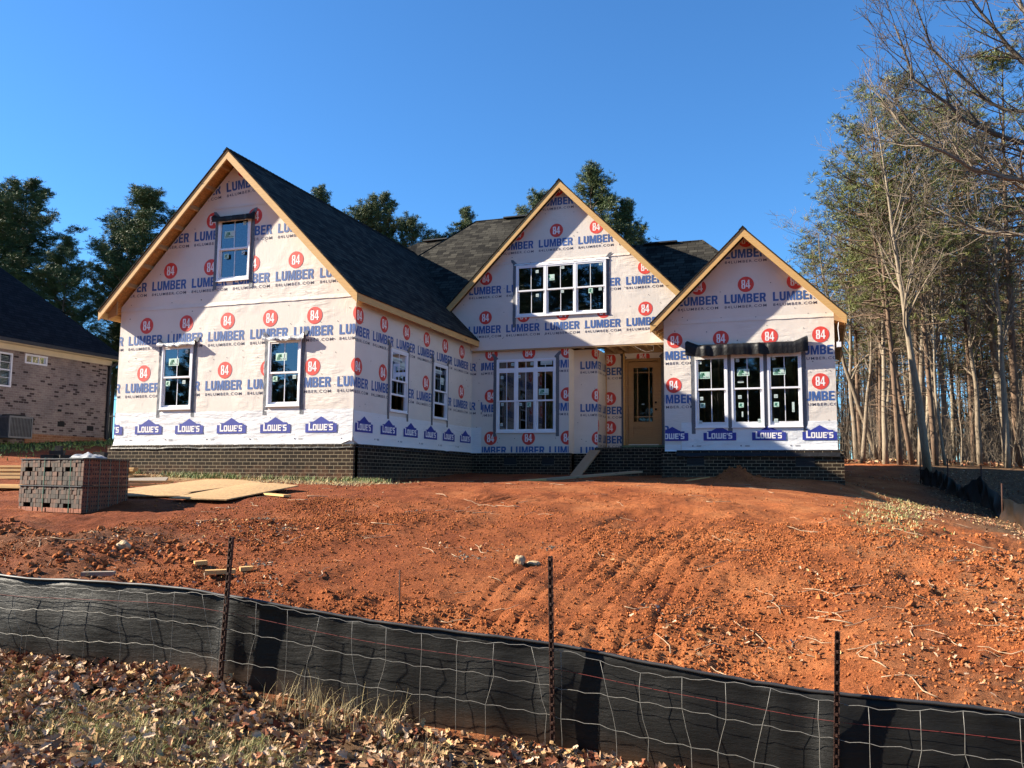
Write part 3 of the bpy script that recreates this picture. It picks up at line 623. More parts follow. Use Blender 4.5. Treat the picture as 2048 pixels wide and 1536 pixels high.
for z in (.30, 1.155, 2.37):
    for k in (-1, 0, 1): p.lumber(6.6+k*PIT+.05, z)
p.nails(YM, YD, .3, 2.8, 6, rngn); p.clip([(YM+.01, 0, -1, 0), (YD-.01, 0, 1, 0), (0, 2.92, 0, 1), (0, .12, 0, -1)], []); p.build(right(3.63), wlE)
p = Print2D()
for z in (.30, 1.15, 2.30): p.lumber(3.08, z, circ=False); p.disc(3.72, z+.462, .196, .004, 0); p.text('84', 3.62, z+.355, .2, .22, .006, 3, 'g', 1.09)
p.disc(4.72, 2.80, .196, .004, 0); p.text('84', 4.615, 2.695, .215, .22, .006, 3, 'g', 1.09)
p.clip([(3.64, 0, -1, 0), (5.79, 0, 1, 0), (0, 2.90, 0, 1), (0, .12, 0, -1)], [DO]); p.build(PD, wlD)
# ---- brick foundation
def fnd(P, u0, u1, z1=-.02, z0=-1.5, pr=.07, m='brick', holes=()):
    mb = MB(); mb.pbox(P, u0, u1, z0, z1, -.12, pr); return mb.build('foundation', M[m], H)
fnd(PA, -WA-.12, .07); fnd(PS, 0.0, YW-.08); fnd(left(-WA), -12.8, -.07, pr=.12); fnd(PW, .07, 2.98); fnd(PMd, 2.95, 3.8)
fnd(PR, XRL-.08, XRR+.13); fnd(right(XRR), YR, 12.8, pr=.13); fnd(back(12.85), -XRR, WA)
# porch base with a rowlock course on top
YP = 6.25
mb = MB(); mb.box(3.80, XRL-.06, YP, YD, -1.5, .02); mb.build('porch_base', M['brick'], H)
mb = MB(); r = random.Random(3)
for i in range(30):
    x = 3.785+i*.0675
    if x < XRL-.09: mb.box(x, x+.058, YP-.012-.004*r.random(), YP+.19, .018, .112+.003*r.random())
mb.box(3.79, XRL-.06, YP+.004, YD-.02, .02, .100, 1)
mb.build('porch_edge', [M['brick'], M['chips']], H)
# crawl-space vents with cast sills
def vent(P, u0, u1, z0, z1, pr):
    mb = MB(); mb.pbox(P, u0, u1, z0, z1, pr-.02, pr+.004, 0)
    for k in range(5): mb.pbox(P, u0+.01, u1-.01, z0+.012+k*(z1-z0-.02)/5, z0+.018+k*(z1-z0-.02)/5, pr+.004, pr+.007, 1)
    mb.pbox(P, u0-.01, u1+.01, z0-.018, z0, pr-.01, pr+.014, 2); mb.build('vent', [M['dark'], M['blackplastic'], M['chips']], H)
vent(PR, 6.36, 6.78, -.36, -.16, .07); vent(PR, 8.93, 9.36, -.38, -.17, .07); vent(PW, 1.05, 1.42, -.34, -.14, .07); vent(PW, 2.17, 2.52, -.34, -.14, .07)
# drooping black membrane under the right wing wrap
def membrane_gap_shade(P, u0, u1, ztop, zbot, n0, n1, seed, name='membrane_gap_shade', m='film'):
    nu = int((u1-u0)/.1)+2; V = []; nz = 5
    for i in range(nu):
        u = u0+(u1-u0)*i/(nu-1); a = float(vnoise(np.array([u*2.3]), np.array([seed*1.]), seed)[0]); b2 = float(vnoise(np.array([u*6.3]), np.array([seed*2.]), seed)[0])
        for j in range(nz):
            t = j/(nz-1); V.append(P(u, ztop+(zbot-ztop)*t-(.03*a*t), n0+(n1-n0)*t+.02*b2*t))
    mb = MB(); mb.add(V, [(i*nz+j, (i+1)*nz+j, (i+1)*nz+j+1, i*nz+j+1) for i in range(nu-1) for j in range(nz-1)], 0, True)
    return mb.build(name, M[m], H, fixn=False)
membrane_gap_shade(PR, XRL+.3, XRR+.05, .01, -.13, .03, .12, 5); membrane_gap_shade(PA, -WA-.02, .05, .0, -.075, .03, .078, 6); membrane_gap_shade(PS, 0, YW-.1, .0, -.07, .03, .078, 7)  # left wing strips are dark gap shade put under the wrap hem
# ---- roofs
def gable(px, pz, s, xl, xr, yf, yb, name, lookL=True, lookR=True, endL=True, endR=True, bd=.145):
    # shingle slab, sheathing, rake boards, fascia
    zl = pz-s*(px-xl); zr = pz-s*(xr-px); L = math.hypot(1, s)
    mb = MB(); t = .022
    for (xe, ze, sg) in ((xl, zl, -1), (xr, zr, 1)):
        nx, nz = sg*s/L, 1/L; ov = .025
        ax, az = px, pz; bx, bz = xe+sg*ov/L, ze-s*ov/L
        q = [(ax, az), (bx, bz), (bx-nx*t*0, bz-t), (ax, az-t)]
        vs = [(x, y, z) for y in (yf-.03, yb) for (x, z) in q]
        mb.add(vs, [(0,1,2,3),(4,5,6,7),(0,1,5,4),(1,2,6,5),(2,3,7,6)], 0)
    # ridge cap
    for i in range(int((yb-yf)/.14)):
        y = yf-.03+i*.14; z = pz+.012
        mb.add([(px-.10, y, z-.10*s+.006), (px, y, z+.012), (px+.10, y, z-.10*s+.006), (px-.10, y+.16, z-.10*s-.004), (px, y+.16, z), (px+.10, y+.16, z-.10*s-.004)], [(0,1,4,3),(1,2,5,4),(0,3,4,1)], 0)
    rf = mb.build('roof', M['shingle'], H)
    mb = MB()
    for (xe, ze, sg) in ((xl, zl, -1), (xr, zr, 1)):
        mb.add([(px, yf, pz-t-.004), (xe, yf, ze-t-.004), (xe, yb, ze-t-.004), (px, yb, pz-t-.004), (px, yf, pz-t-.022), (xe, yf, ze-t-.022), (xe, yb, ze-t-.022), (px, yb, pz-t-.022)],
               [(0,1,2,3),(4,5,6,7),(0,1,5,4),(1,2,6,5)], 0)
    mb.build('roof_sheathing', M['osb_soffit'], H)
    tt = t+.024
    for (xe, ze, sg, lk) in ((xl, zl, -1, lookL), (xr, zr, 1, lookR)):
        dz = bd*L   # vertical depth of a board of width bd
        mb = MB(); y0, y1 = yf-.012, yf+.028
        a = [(px, pz-tt), (xe, ze-tt), (xe, ze-tt-dz), (px, pz-tt-dz)]
        # plumb cut at the foot, level cut
        mb.add([(x, y, z) for y in (y0, y1) for (x, z) in a], [(0,1,2,3),(4,5,6,7),(0,1,5,4),(1,2,6,5),(2,3,7,6),(3,0,4,7)], 0)
        # scarf joint line and nail heads
        mb.build('rake_board', M['pine'], H)
        if lk:
            n = int((abs(xe-px)*L-.3)/.62); mb2 = None
            for k in range(n):
                d = .35+k*.62; x = px+sg*d/L; z = pz-tt-s*d/L
                mb2 = MB(); mb2.add([(x+sg*a_*.5/L-sg*b_*s/L*0, y, z-s*a_*.5/L-b_) for y in (yf+.028, yf+.62) for (a_, b_) in ((-.04, .0), (.04, .0), (.04, .085), (-.04, .085))],
                         [(0,1,2,3),(4,5,6,7),(0,1,5,4),(1,2,6,5),(2,3,7,6),(3,0,4,7)], 0); mb2.build('lookout', M['pine2'], H)
    return zl, zr
def eave(x, z, y0, y1, sg, s, xw, tails=True):
    # fascia board along an eave at x (outer face), rafter tails behind it up to the wall xw
    mb = MB(); a, b = sorted((x, x-sg*.038)); mb.box(a, b, y0, y1, z-.03-.165, z-.045); mb.build('fascia_board', M['pine'], H)
    if tails:
        y = y0+.25
        while y < y1:
            mb = MB(); mb.add([(xx, yy, zz) for yy in (y, y+.04) for xx, zz in ((x-sg*.04, z-.055), (xw, z-.055+abs(x-xw)*s), (xw, z-.21+abs(x-xw)*s*.4), (x-sg*.04, z-.185))], [(0,1,2,3),(4,5,6,7),(0,1,5,4),(1,2,6,5),(2,3,7,6),(3,0,4,7)], 0); y += .405; mb.build('rafter_tail', M['pine2'], H)
gable(-3.257, 6.83, 1.02, -6.785, .262, -.42, 9.6, 'A')
eave(-6.785, 6.83-1.02*3.528, -.408, 9, -1, 1.02, -6.5); eave(.262, 6.83-1.02*3.519, -.408, YC-.005, 1, 1.02, 0.0)
gable(2.737, 7.707, 1.018, -.86, 6.3, YC-.25, 10.7, 'C', False, False)
gable(7.847, 5.481, .99, 5.54, 10.163, YR-.42, 13.1, 'R')
eave(5.54, 5.481-.99*2.307, YR-.408, YC, -1, .99, XRL); eave(10.163, 5.481-.99*2.316, YR-.408, 12.5, 1, .99, XRR)
# little returns and soffit boards at the right wing corner
def hip(xa, xb, yr, zr, x0, x1, y0, y1, z0, name='roof'):
    mb = MB(); V = [(xa, yr, zr), (xb, yr, zr), (x0, y0, z0), (x1, y0, z0), (x1, y1, z0), (x0, y1, z0)]
    mb.add(V, [(0, 2, 3, 1), (1, 3, 4), (1, 4, 5, 0), (0, 5, 2)], 0)
    for (a, b) in ((0, 2), (1, 3), (0, 1)):
        A, B = Vector(V[a]), Vector(V[b]); mb.tube([A, B], .028, 4, 0, smooth=False)
    mb.build(name, M['shingle'], H)
hip(-1.66, 1.6, 11, 8.2, -5.91, 5.85, 6.75, 13.1, 3.95)
hip(2.7, 6.35, 9.3, 6.39, .15, 8.9, 6.75, 11.85, 3.84)
mb = MB(); mb.add([(-4.881, 13, 8.227), (-3.6, 13, 8.27), (-6.9, 9.5, 5.9), (-3.6, 9.5, 4.8), (-7.0, 13.6, 4), (-3.6, 14.2, 4)], [(0, 2, 3, 1), (0, 4, 2), (1, 5, 4, 0)], 0); mb.build('roof', M['shingle'], H)
for (a, b) in (((-.6, 11, 8.22), (1.3, 11, 8.22)), ((4.6, 9.3, 6.42), (5.6, 9.3, 6.42)), ((-4.6, 13, 8.27), (-3.6, 13, 8.28))):
    mb = MB(); mb.beam(a, b, .24, .04); mb.build('ridge_vent', M['blackplastic'], H)
# ceiling joists over the porch, header edge
mb = MB(); mb.box(.05, XRL, YC+.012, YC+.12, 2.90, 2.955); mb.build('header', M['pine2'], H)
for k in range(8):
    x = 3.2+k*.36
    mb = MB(); mb.box(x, x+.04, YC+.12, YD+.1 if x > 3.63 else YM, 2.93, 3.14); mb.build('joist', M['pine2'], H)
mb = MB(); mb.box(0, XRL, YC+.12, YD+.3, 3.14, 3.17); mb.build('subfloor', M['osb_soffit'], H)
mb = MB(); mb.box(3.64, XRL, YD-.10, YD-.01, 2.92, 3.12); mb.build('header', M['pine2'], H)
mb = MB(); mb.tube([(4.75, YC+.3, 2.92), (4.85, 7.0, 2.86), (5.0, 7.3, 2.80), (5.2, 7.3, 2.84), (5.25, 7.1, 2.93), (5.1, 6.9, 2.95)], .007, 5); mb.build('cable', M['vinyl'], H)
mb = MB(); mb.box(-6.45, -.05, .15, 12.7, .15, .2); mb.box(-.05, 2.8, YW+.14, 12.7, .15, .2); mb.box(2.8, 3.5, YM+.14, 12.7, .15, .2); mb.box(3.5, XRL+.1, YD+.14, 12.7, .15, .2); mb.box(XRL+.12, XRR-.12, YR+.15, 12.7, .15, .2); mb.build('subfloor', M['osb'], H)
mb = MB(); mb.box(-6.4, -.1, .2, YC, 2.98, 3.0); mb.box(-6.4, XRR-.1, YD+.15, 12.7, 2.98, 3.0); mb.box(.1, 3.5, YW+.15, YD+.15, 2.98, 3.0); mb.box(XRL+.1, XRR-.1, YR+.15, YD+.15, 2.98, 3.0); mb.box(-6.4, -6.38, .1, 12.7, .2, 2.98); mb.build('added_ceiling', M['osb_soffit'], H)  # boards added inside to stop sky light leaking into the rooms
# inner partitions seen dimly through the glass
mb = MB()
for k in range(20): mb.box(-6.2+k*.32, -6.16+k*.32, 3.4, 3.49, .2, 3.0)
for k in range(12): mb.box(-2.6, -2.51, .6+k*.41, .64+k*.41, .2, 3.0)
for k in range(12): mb.box(.2+k*.41, .24+k*.41, 9.2, 9.29, .2, 3.1)
for k in range(8): mb.box(6.0+k*.41, 6.04+k*.41, 8.4, 8.49, .2, 3.1)
for k in range(8): mb.box(.3+k*.55, .34+k*.55, 8.2, 8.29, .2, 3.1)
mb.box(-6.2, -.3, 3.4, 3.49, .2, .24); mb.box(-2.6, -2.51, .6, 5.5, .2, .24); mb.box(-2.6, -2.51, .6, 5.5, 2.9, 2.98)
mb.build('interior_framing', M['pine'], H)

# ---- windows
def sticker_big(P, u, z, n, par, rot=0):
    mb = MB(); mb.pbox(P, u, u+.29, z, z+.17, n, n+.002, 0)
    for k in range(3):
        a = u+.015+k*.03; pts = []
        for i in range(7):
            t = i/6; pts.append((a+.055*t**1.6+.01, z+.015+.13*t))
        for i in range(6):
            (x0, y0), (x1, y1) = pts[i], pts[i+1]; mb.add([P(x0, y0, n+.004), P(x0+.017, y0, n+.004), P(x1+.017, y1, n+.004), P(x1, y1, n+.004)], [(0, 1, 2, 3)], 1)
    mb.add([P(u+.10, z+.08, n+.004), P(u+.125, z+.15, n+.004), P(u+.155, z+.11, n+.004), P(u+.165, z+.075, n+.004)], [(0, 1, 2, 3)], 1)
    mb.pbox(P, u+.20, u+.275, z+.055, z+.155, n+.002, n+.003, 3)
    V, F = text2d('Ply Gem', .02, 1.0); mb.add([P(u+.115+a*.155, z+.012+b*.04, n+.0045) for a, b in V], F, 2)
    mb.build('sticker', [M['mint'], M['green'], M['ink_dark'], M['pale']], par)
def sticker_small(P, u, z, n, par, kind=0, w=.085, h=.085):
    mb = MB(); mb.pbox(P, u, u+w, z, z+h, n, n+.002, 0)
    if kind == 1:
        for k in range(3): mb.add([P(u+.012+k*.02, z+.03, n+.004), P(u+.024+k*.02, z+.03, n+.004), P(u+.044+k*.02, z+h-.02, n+.004), P(u+.032+k*.02, z+h-.02, n+.004)], [(0, 1, 2, 3)], 1)
        mb.pbox(P, u+.06, u+w-.015, z+.012, z+.026, n+.002, n+.004, 1)
    else:
        for k in range(2): mb.pbox(P, u+.012, u+w-.012, z+.02+.025*k, z+.028+.025*k, n+.002, n+.003, 2)
    mb.build('sticker', [M['pale'] if kind == 0 else M['mint'], M['green'], M['ink_dark']], par)
def sash_unit(mb, P, a, b, c, d, n, rw=.038, mun=True, nd=.018):
    mb.pbox(P, a, a+rw, c, d, n-nd, n+nd); mb.pbox(P, b-rw, b, c, d, n-nd, n+nd)
    mb.pbox(P, a+rw, b-rw, c, c+rw*1.1, n-nd, n+nd-.001); mb.pbox(P, a+rw, b-rw, d-rw, d, n-nd, n+nd-.001)
    if mun: u = (a+b)/2; mb.pbox(P, u-.008, u+.008, c+rw*1.1, d-rw, n-.004, n+.006)
def window(P, r, raised=0.0, bigs=(), smalls=(), tape=True, cols=1, trans=0.0, label=None, tz=-.2, tails=(1, 1), head=True):
    u0, u1, z0, z1 = r; fw = .042
    mb = MB()
    for (a, b, c, d) in ((u0, u0+fw, z0, z1), (u1-fw, u1, z0, z1), (u0+fw, u1-fw, z0, z0+fw), (u0+fw, u1-fw, z1-fw, z1)): mb.pbox(P, a, b, c, d, -.06, .034)
    mb.pbox(P, u0-.01, u1+.01, z0-.022, z0-.001, .0, .045)
    W = (u1-u0-2*fw); mw = .05; cw = (W-(cols-1)*mw)/cols; panes = []
    for k in range(cols):
        a = u0+fw+k*(cw+mw); b = a+cw; top = z1-fw
        if k: mb.pbox(P, a-mw, a, z0+fw, z1-fw, -.05, .030)
        if trans:
            sash_unit(mb, P, a, b, top-trans, top, .002, .03); panes.append((a, b, top-trans, top, .002)); mb.pbox(P, a, b, top-trans-.06, top-trans, -.05, .029); top = top-trans-.06
        mid = (z0+fw+top)/2
        sash_unit(mb, P, a, b, mid-.02, top, .008); panes.append((a+.03, b-.03, mid, top-.02, .008))
        sash_unit(mb, P, a+.004, b-.004, z0+fw+raised, mid+.018+raised, -.032, .042); panes.append((a+.03, b-.03, z0+fw+.02+raised, mid+raised, -.032))
        if raised: mb.pbox(P, b-.012, b, z0+fw, mid, -.05, .0)
    w = mb.build('window', M['vinyl'], H)
    if label: w['label'] = label
    for (a, b, c, d, n) in panes:
        m2 = MB(); m2.add([P(a, c, n), P(b, c, n), P(b, d, n), P(a, d, n)], [(0, 1, 2, 3)], 0); m2.build('pane', M['glass'], w)
    for (u, z) in bigs: sticker_big(P, u, z, .011, w)
    for s in smalls: sticker_small(P, s[0], s[1], s[4] if len(s) > 4 else .011, w, s[2], *(s[3] if len(s) > 3 else ()))
    if tape:
        for i, (a, b) in enumerate(((u0-.10, u0-.003), (u1+.003, u1+.10))):
            m2 = MB(); zz = z0+tz*tails[i]; us = [a, b]; nz = 14; V = []
            for j in range(nz+1):
                z = zz+(z1+.10-zz)*j/nz; V += [P(a+.004*math.sin(j*2.1), z, .009+.003*(j % 2)), P(b, z, .009+.002*((j+1) % 2))]
            m2.add(V, [(2*j, 2*j+1, 2*j+3, 2*j+2) for j in range(nz)], 0); m2.build('flashing_tape', M['tape'], w)
            if head:
                c = (a+b)/2; sgn = -1 if i == 0 else 1; m2 = MB()
                q = [(-.045, -.12), (.045, -.12), (.045, .07), (0, .13), (-.045, .07)]; an = -sgn*.75; cx, cz = c+sgn*.02, z1+.10
                m2.add([P(cx+x*math.cos(an)-y*math.sin(an), cz+x*math.sin(an)+y*math.cos(an), .014) for x, y in q], [(0, 1, 2, 3, 4)], 0); m2.build('flashing_tape', M['tape'], w)
    return w
def flap(P, u0, u1, z, out, drop, w, m='film', seed=1, sag=0.0, endlift=.06, thick=.10):
    nu = int((u1-u0)/.035)+2; V = []; prof = [(0, .03, .02), (.25, .035, .45), (.55, .01, .85), (.8, -.02, 1.0), (1.0, -drop*.35, 1.02), (1.3, -drop*.75, .96), (1.5, -drop, .92)]
    K = len(prof)
    for i in range(nu):
        t = i/(nu-1); u = u0+(u1-u0)*t; a = float(vnoise(np.array([u*7.]), np.array([seed*1.7]), seed)[0])-.5; b = float(vnoise(np.array([u*19.]), np.array([seed*.7]), seed+1)[0])-.5
        e = max(0, 1-min(t, 1-t)/.10)
        for k, (q, dz, o) in enumerate(prof):
            V.append(P(u+(.03*e*(1 if t > .5 else -1) if k > 2 else 0), z+dz+endlift*e*(k > 0)*(1 if k < 5 else .4)+a*.03*(k > 2)+b*.012-sag*math.sin(math.pi*t), o*out*(.85+.5*a)+.022*b*(k > 1)+.004))
    m2 = MB(); m2.add(V, [(i*K+k, (i+1)*K+k, (i+1)*K+k+1, i*K+k+1) for i in range(nu-1) for k in range(K-1)], 0, True)
    m2.build('head_flap', M[m], w, fixn=False)
w = window(PA, WA1, bigs=[(-4.98, 1.86)], smalls=[(-4.52, 2.14, 0), (-5.04, 1.38, 1, (.12, .12)), (-4.56, 1.42, 0)], label='lower window at the left corner with a silver crinkled head flap'); flap(PA, -5.24, -4.20, 2.37, .13, .07, w, 'silver', 1, 0, .03)
w = window(PA, WA2, bigs=[(-2.01, 1.87)], smalls=[(-2.07, 1.40, 1, (.12, .12)), (-1.55, 1.45, 0)], label='lower window right of centre with a silver crinkled head flap'); flap(PA, -2.28, -1.26, 2.38, .15, .08, w, 'silver', 2, 0, .07)
w = window(PA, WAU, bigs=[(-3.55, 4.82)], smalls=[(-3.04, 5.10, 0), (-3.53, 4.33, 1, (.12, .12)), (-3.05, 4.40, 0)], label='upper gable window under a narrow black flap'); flap(PA, -3.82, -2.72, 5.31, .14, .12, w, 'film', 3)
w = window(PS, WS1, raised=.34, smalls=[(1.75, 2.02, 0, (.5, .10)), (2.15, 1.90, 0, (.24, .16)), (2.2, 1.66, 0)], label='half open side window nearer the corner')
w = window(PS, WS2, raised=.34, smalls=[(4.15, 2.02, 0, (.45, .10)), (4.5, 1.75, 0, (.22, .18))], label='half open side window nearer the recess')
w = window(PC, WC, cols=3, bigs=[(2.25, 4.86)], smalls=[(1.98, 5.10, 0), (2.74, 5.17, 0), (3.83, 5.19, 0), (1.99, 4.41, 0), (2.73, 4.48, 0), (3.53, 4.42, 1, (.12, .14)), (3.82, 4.48, 0)], tz=-.3, tails=(1, .3), label='wide triple window in the centre gable')
flap(PC, 1.35, 4.10, 5.37, .035, .02, w, 'wrap_low', 8, 0, .0)
sm = [[(6.66, 2.16, 0), (6.69, 1.25, 0), (6.70, 1.06, 1, (.12, .12)), (6.66, .66, 0)], [(7.58, 2.18, 0), (7.62, 1.27, 0), (7.63, 1.05, 1, (.12, .12)), (7.62, 1.66, 0, (.14, .035)), (7.70, .82, 0, (.035, .13)), (8.08, .68, 0)], [(8.44, 2.20, 0), (8.47, 1.27, 0), (8.46, 1.05, 1, (.12, .12)), (8.88, .92, 0, (.055, .24)), (8.46, .68, 0)]]
bg_ = [[(6.66, 1.79)], [(7.61, 1.83)], [(8.46, 1.83)]]
lb = ['window beside the front door side of the right wing', 'middle window of the right wing', 'window nearest the right corner of the right wing']
for k, r in enumerate(WR):
    w = window(PR, r, bigs=bg_[k], smalls=sm[k], label=lb[k], tz=-.16, head=False)
    m2 = MB(); m2.pbox(PR, r[0]+.0, r[1]-.0, 2.27, 2.37, .035, .045); m2.build('head_strip', M['wrap_low'], w)
flap(PR, 6.40, 9.26, 2.60, .24, .27, w, 'film', 5, .0, .12)
w = window(PW, WW, cols=3, trans=.24, bigs=[(2.05, 1.62)], smalls=[(.90, 2.10, 0), (1.42, 2.12, 0), (1.98, 2.15, 0), (1.22, 2.47, 0), (1.80, 2.47, 0), (2.1, 2.47, 0, (.34, .11)), (.9, .75, 0), (.92, 1.33, 0), (1.47, 1.32, 0), (1.7, 1.28, 1, (.12, .14))], tz=-.12, label='triple window with transoms in the recess')
# ---- front door
d0, d1, dz0, dz1 = DO
mb = MB()
for (a, b, c, d) in ((d0, d0+.075, dz0, dz1), (d1-.075, d1, dz0, dz1), (d0+.075, d1-.075, dz1-.075, dz1)): mb.pbox(PD, a, b, c, d, -.10, .045)
mb.pbox(PD, d0+.075, d0+.09, dz0, dz1-.075, -.10, .02); mb.pbox(PD, d1-.09, d1-.075, dz0, dz1-.075, -.10, .02)
door_frame = mb.build('door_frame', M['doorwood'], H)
a0, a1, c0, c1 = d0+.092, d1-.092, dz0+.02, dz1-.095; gx0, gx1, gz0, gz1 = a0+.135, a1-.135, c0+.63, c1-.15
mb = MB()
for (a, b, c, d) in ((a0, gx0, c0, c1), (gx1, a1, c0, c1), (gx0, gx1, gz1, c1), (gx0, gx1, c0+.50, gz0), (gx0, gx1, c0, c0+.22)): mb.pbox(PD, a, b, c, d, -.055, -.010)
mb.pbox(PD, gx0, gx1, c0+.22, c0+.50, -.05, -.026); mb.pbox(PD, gx0+.05, gx1-.05, c0+.26, c0+.46, -.026, -.014)
for (a, b, c, d) in ((gx0, gx0+.02, gz0, gz1), (gx1-.02, gx1, gz0, gz1), (gx0+.02, gx1-.02, gz0, gz0+.02), (gx0+.02, gx1-.02, gz1-.02, gz1), (gx0+.02, gx1-.02, c0+.47, c0+.50)): mb.pbox(PD, a, b, c, d, -.012, -.002)
for u in (gx0+.125, gx1-.14): mb.pbox(PD, u, u+.022, gz0+.02, gz1-.02, -.025, -.006)
for z in (gz0+.15, gz1-.17): mb.pbox(PD, gx0+.02, gx1-.02, z, z+.022, -.026, -.007)
door = mb.build('front_door', M['doorwood'], H)
mb = MB(); mb.add([PD(gx0, gz0, -.03), PD(gx1, gz0, -.03), PD(gx1, gz1, -.03), PD(gx0, gz1, -.03)], [(0, 1, 2, 3)]); mb.build('pane', M['glass'], door)
mb = MB(); mb.pbox(PD, (gx0+gx1)/2-.05, (gx0+gx1)/2+.03, 1.42, 1.445, -.028, -.024); mb.build('sticker', M['pale'], door)
for z in (c0+1.0, c0+1.2):
    mb = MB(); y = YD+.005; mb.tube([(a1-.07, y, z), (a1-.07, y-.02, z), (a1-.07, y-.025, z), (a1-.07, y-.06, z)], [.032, .03, .018, .022], 12); mb.build('door_knob', M['knob'], door)
mb = MB(); mb.box(d0-.06, d1+.12, YD-.16, YD-.005, .12, .245); mb.build('door_sill', M['sealed'], H)
for a, b in ((d0-.11, d0-.004), (d1+.004, d1+.11)):
    mb = MB(); mb.pbox(PD, a, b, .12, 2.86, .004, .010); mb.build('flashing_tape', M['tape'], H)
    mb = MB(); c = (a+b)/2; sg = -1 if a < d0 else 1; an = -sg*.75
    mb.add([PD(c+x*math.cos(an)-y*math.sin(an), 2.86+x*math.sin(an)+y*math.cos(an), .014) for x, y in ((-.045, -.12), (.045, -.12), (.045, .09), (-.045, .09))], [(0, 1, 2, 3)]); mb.build('flashing_tape', M['tape'], H)
# cable with a white box hanging from the right wing eave
mb = MB(); mb.tube([(10.0, YR-.1, 3.12), (9.97, YR-.12, 2.9), (9.99, YR-.1, 2.62), (9.96, YR-.11, 2.55)], .008, 5); mb.box(9.93, 10.03, YR-.15, YR-.05, 2.44, 2.56); mb.build('cable', M['vinyl'], H)
#MARK_SITE

# ================================================================== SILT FENCES
def fence(name, label, pts, hgt, posts, seed, mesh=True, string=True, group='silt fences round the lot', hf=None):
    # pts: ground line (x, y); fabric hangs from the wire with sags and folds
    base = Vector((pts[0][0], pts[0][1], zg1(pts[0][0], pts[0][1]))); T = thing(name, label, 'silt fence', base, group)
    P = [Vector((a, b, 0)) for a, b in pts]; L = [0]
    for i in range(1, len(P)): L.append(L[-1]+(P[i]-P[i-1]).length)
    def at(s):
        for i in range(1, len(P)):
            if s <= L[i] or i == len(P)-1:
                t = (s-L[i-1])/(L[i]-L[i-1]); q = P[i-1].lerp(P[i], t); d = (P[i]-P[i-1]).normalized(); return q, Vector((d.y, -d.x, 0))
    n = int(L[-1]/.05); K = 15; V = []; D = []
    ss = np.linspace(0, L[-1], n+1); a1 = vnoise(ss*.9, ss*0+seed, seed); a2 = vnoise(ss*3.1, ss*0+seed, seed+1); a3 = vnoise(ss*8., ss*0+seed, seed+2)
    q0 = [at(float(s_)) for s_ in ss]; zz = zg(np.array([q[0].x for q in q0]), np.array([q[0].y for q in q0]))
    zz = np.convolve(np.r_[[zz[0]]*6, zz, [zz[-1]]*6], np.ones(13)/13, 'valid')
    for i, s_ in enumerate(ss):
        q, nn = q0[i]; hh = (hf(q.x) if hf else hgt)+.03*(a1[i]-.5)+.012*(a3[i]-.5)
        near = min([abs(s_-ps) for ps in posts]+[9])
        for k in range(K):
            t = k/(K-1); w = .07*(a1[i]-.5)*math.sin(math.pi*t)+.035*(a2[i]-.5)*(1-abs(2*t-1))+.012*(a3[i]-.5)
            w += .05*math.exp(-(near/.10)**2)*math.sin(math.pi*t)*.8+(.02 if t > .93 else 0)*a2[i]
            V.append((q.x-nn.x*(.02-w), q.y-nn.y*(.02-w), zz[i]-.08+(hh+.08)*t)); D.append(max(0, 1-t*2.2-.35*a1[i])*1.0)
    F = [(i*K+k, (i+1)*K+k, (i+1)*K+k+1, i*K+k+1) for i in range(n) for k in range(K-1)]
    mb = MB(); mb.add(V, F, 0, True); me = mb.mesh('fabric', M['fabric']); ca = me.color_attributes.new('dirt', 'FLOAT_COLOR', 'POINT')
    ca.data.foreach_set('color', np.repeat(np.array(D, np.float32), 4)); o = link('fabric', me, T)
    sm = o.modifiers.new('solid', 'SOLIDIFY'); sm.thickness = .003
    # hem roll at the top
    mb = MB(); mb.tube([V[i*K+K-1] for i in range(0, n+1, 2)], .011, 6); mb.build('hem', M['blackplastic'], T)
    rr = random.Random(seed)
    if mesh:
        mb = MB(); lv = [(.97, 0), (.64, 1), (.32, 2)]
        lines = []
        for (f, j) in lv:
            ln = []; b_ = vnoise(ss*1.6, ss*0+j*3.3, seed+20+j); c_ = vnoise(ss*5, ss*0+j, seed+30+j)
            for i, s_ in enumerate(ss):
                q, nn = q0[i]; hh = (hf(q.x) if hf else hgt); o_ = .055+.03*(b_[i]-.3)
                tw = .006*math.sin(s_*2*math.pi/.165)
                ln.append(Vector((q.x+nn.x*o_, q.y+nn.y*o_, zz[i]+hh*f+.06*(b_[i]-.5)+.012*(c_[i]-.5)+tw)))
            lines.append(ln); mb.tube(ln, .0018, 4)
        step = .245; s_ = .1
        while s_ < L[-1]:
            i = min(n, int(s_/L[-1]*n)); off = rr.uniform(-1.3, 1.3); pts_ = []
            top = lines[0][i]; mid = lines[1][min(n, max(0, i+int(off)))]; low = lines[2][min(n, max(0, i+int(off*2.2)))]
            bt = Vector((low.x+rr.uniform(-.01, .01), low.y, zz[i]-.03))
            for A, B in ((top, mid), (mid, low), (low, bt)):
                pts_ += [A, A.lerp(B, .5)+Vector((rr.uniform(-.006, .006), rr.uniform(-.012, .004), 0))]
            mb.tube(pts_+[bt], .0015, 4); s_ += step
        mb.build('wire_mesh', M['wire'], T)
    if string:
        mb = MB(); mb.tube([Vector((q0[i][0].x+q0[i][1].x*.035, q0[i][0].y+q0[i][1].y*.035, zz[i]+(hf(q0[i][0].x) if hf else hgt)*.80+.01*math.sin(i*.05))) for i in range(0, n+1, 3)], .0014, 4); mb.build('string', M['string'], T)
    return T
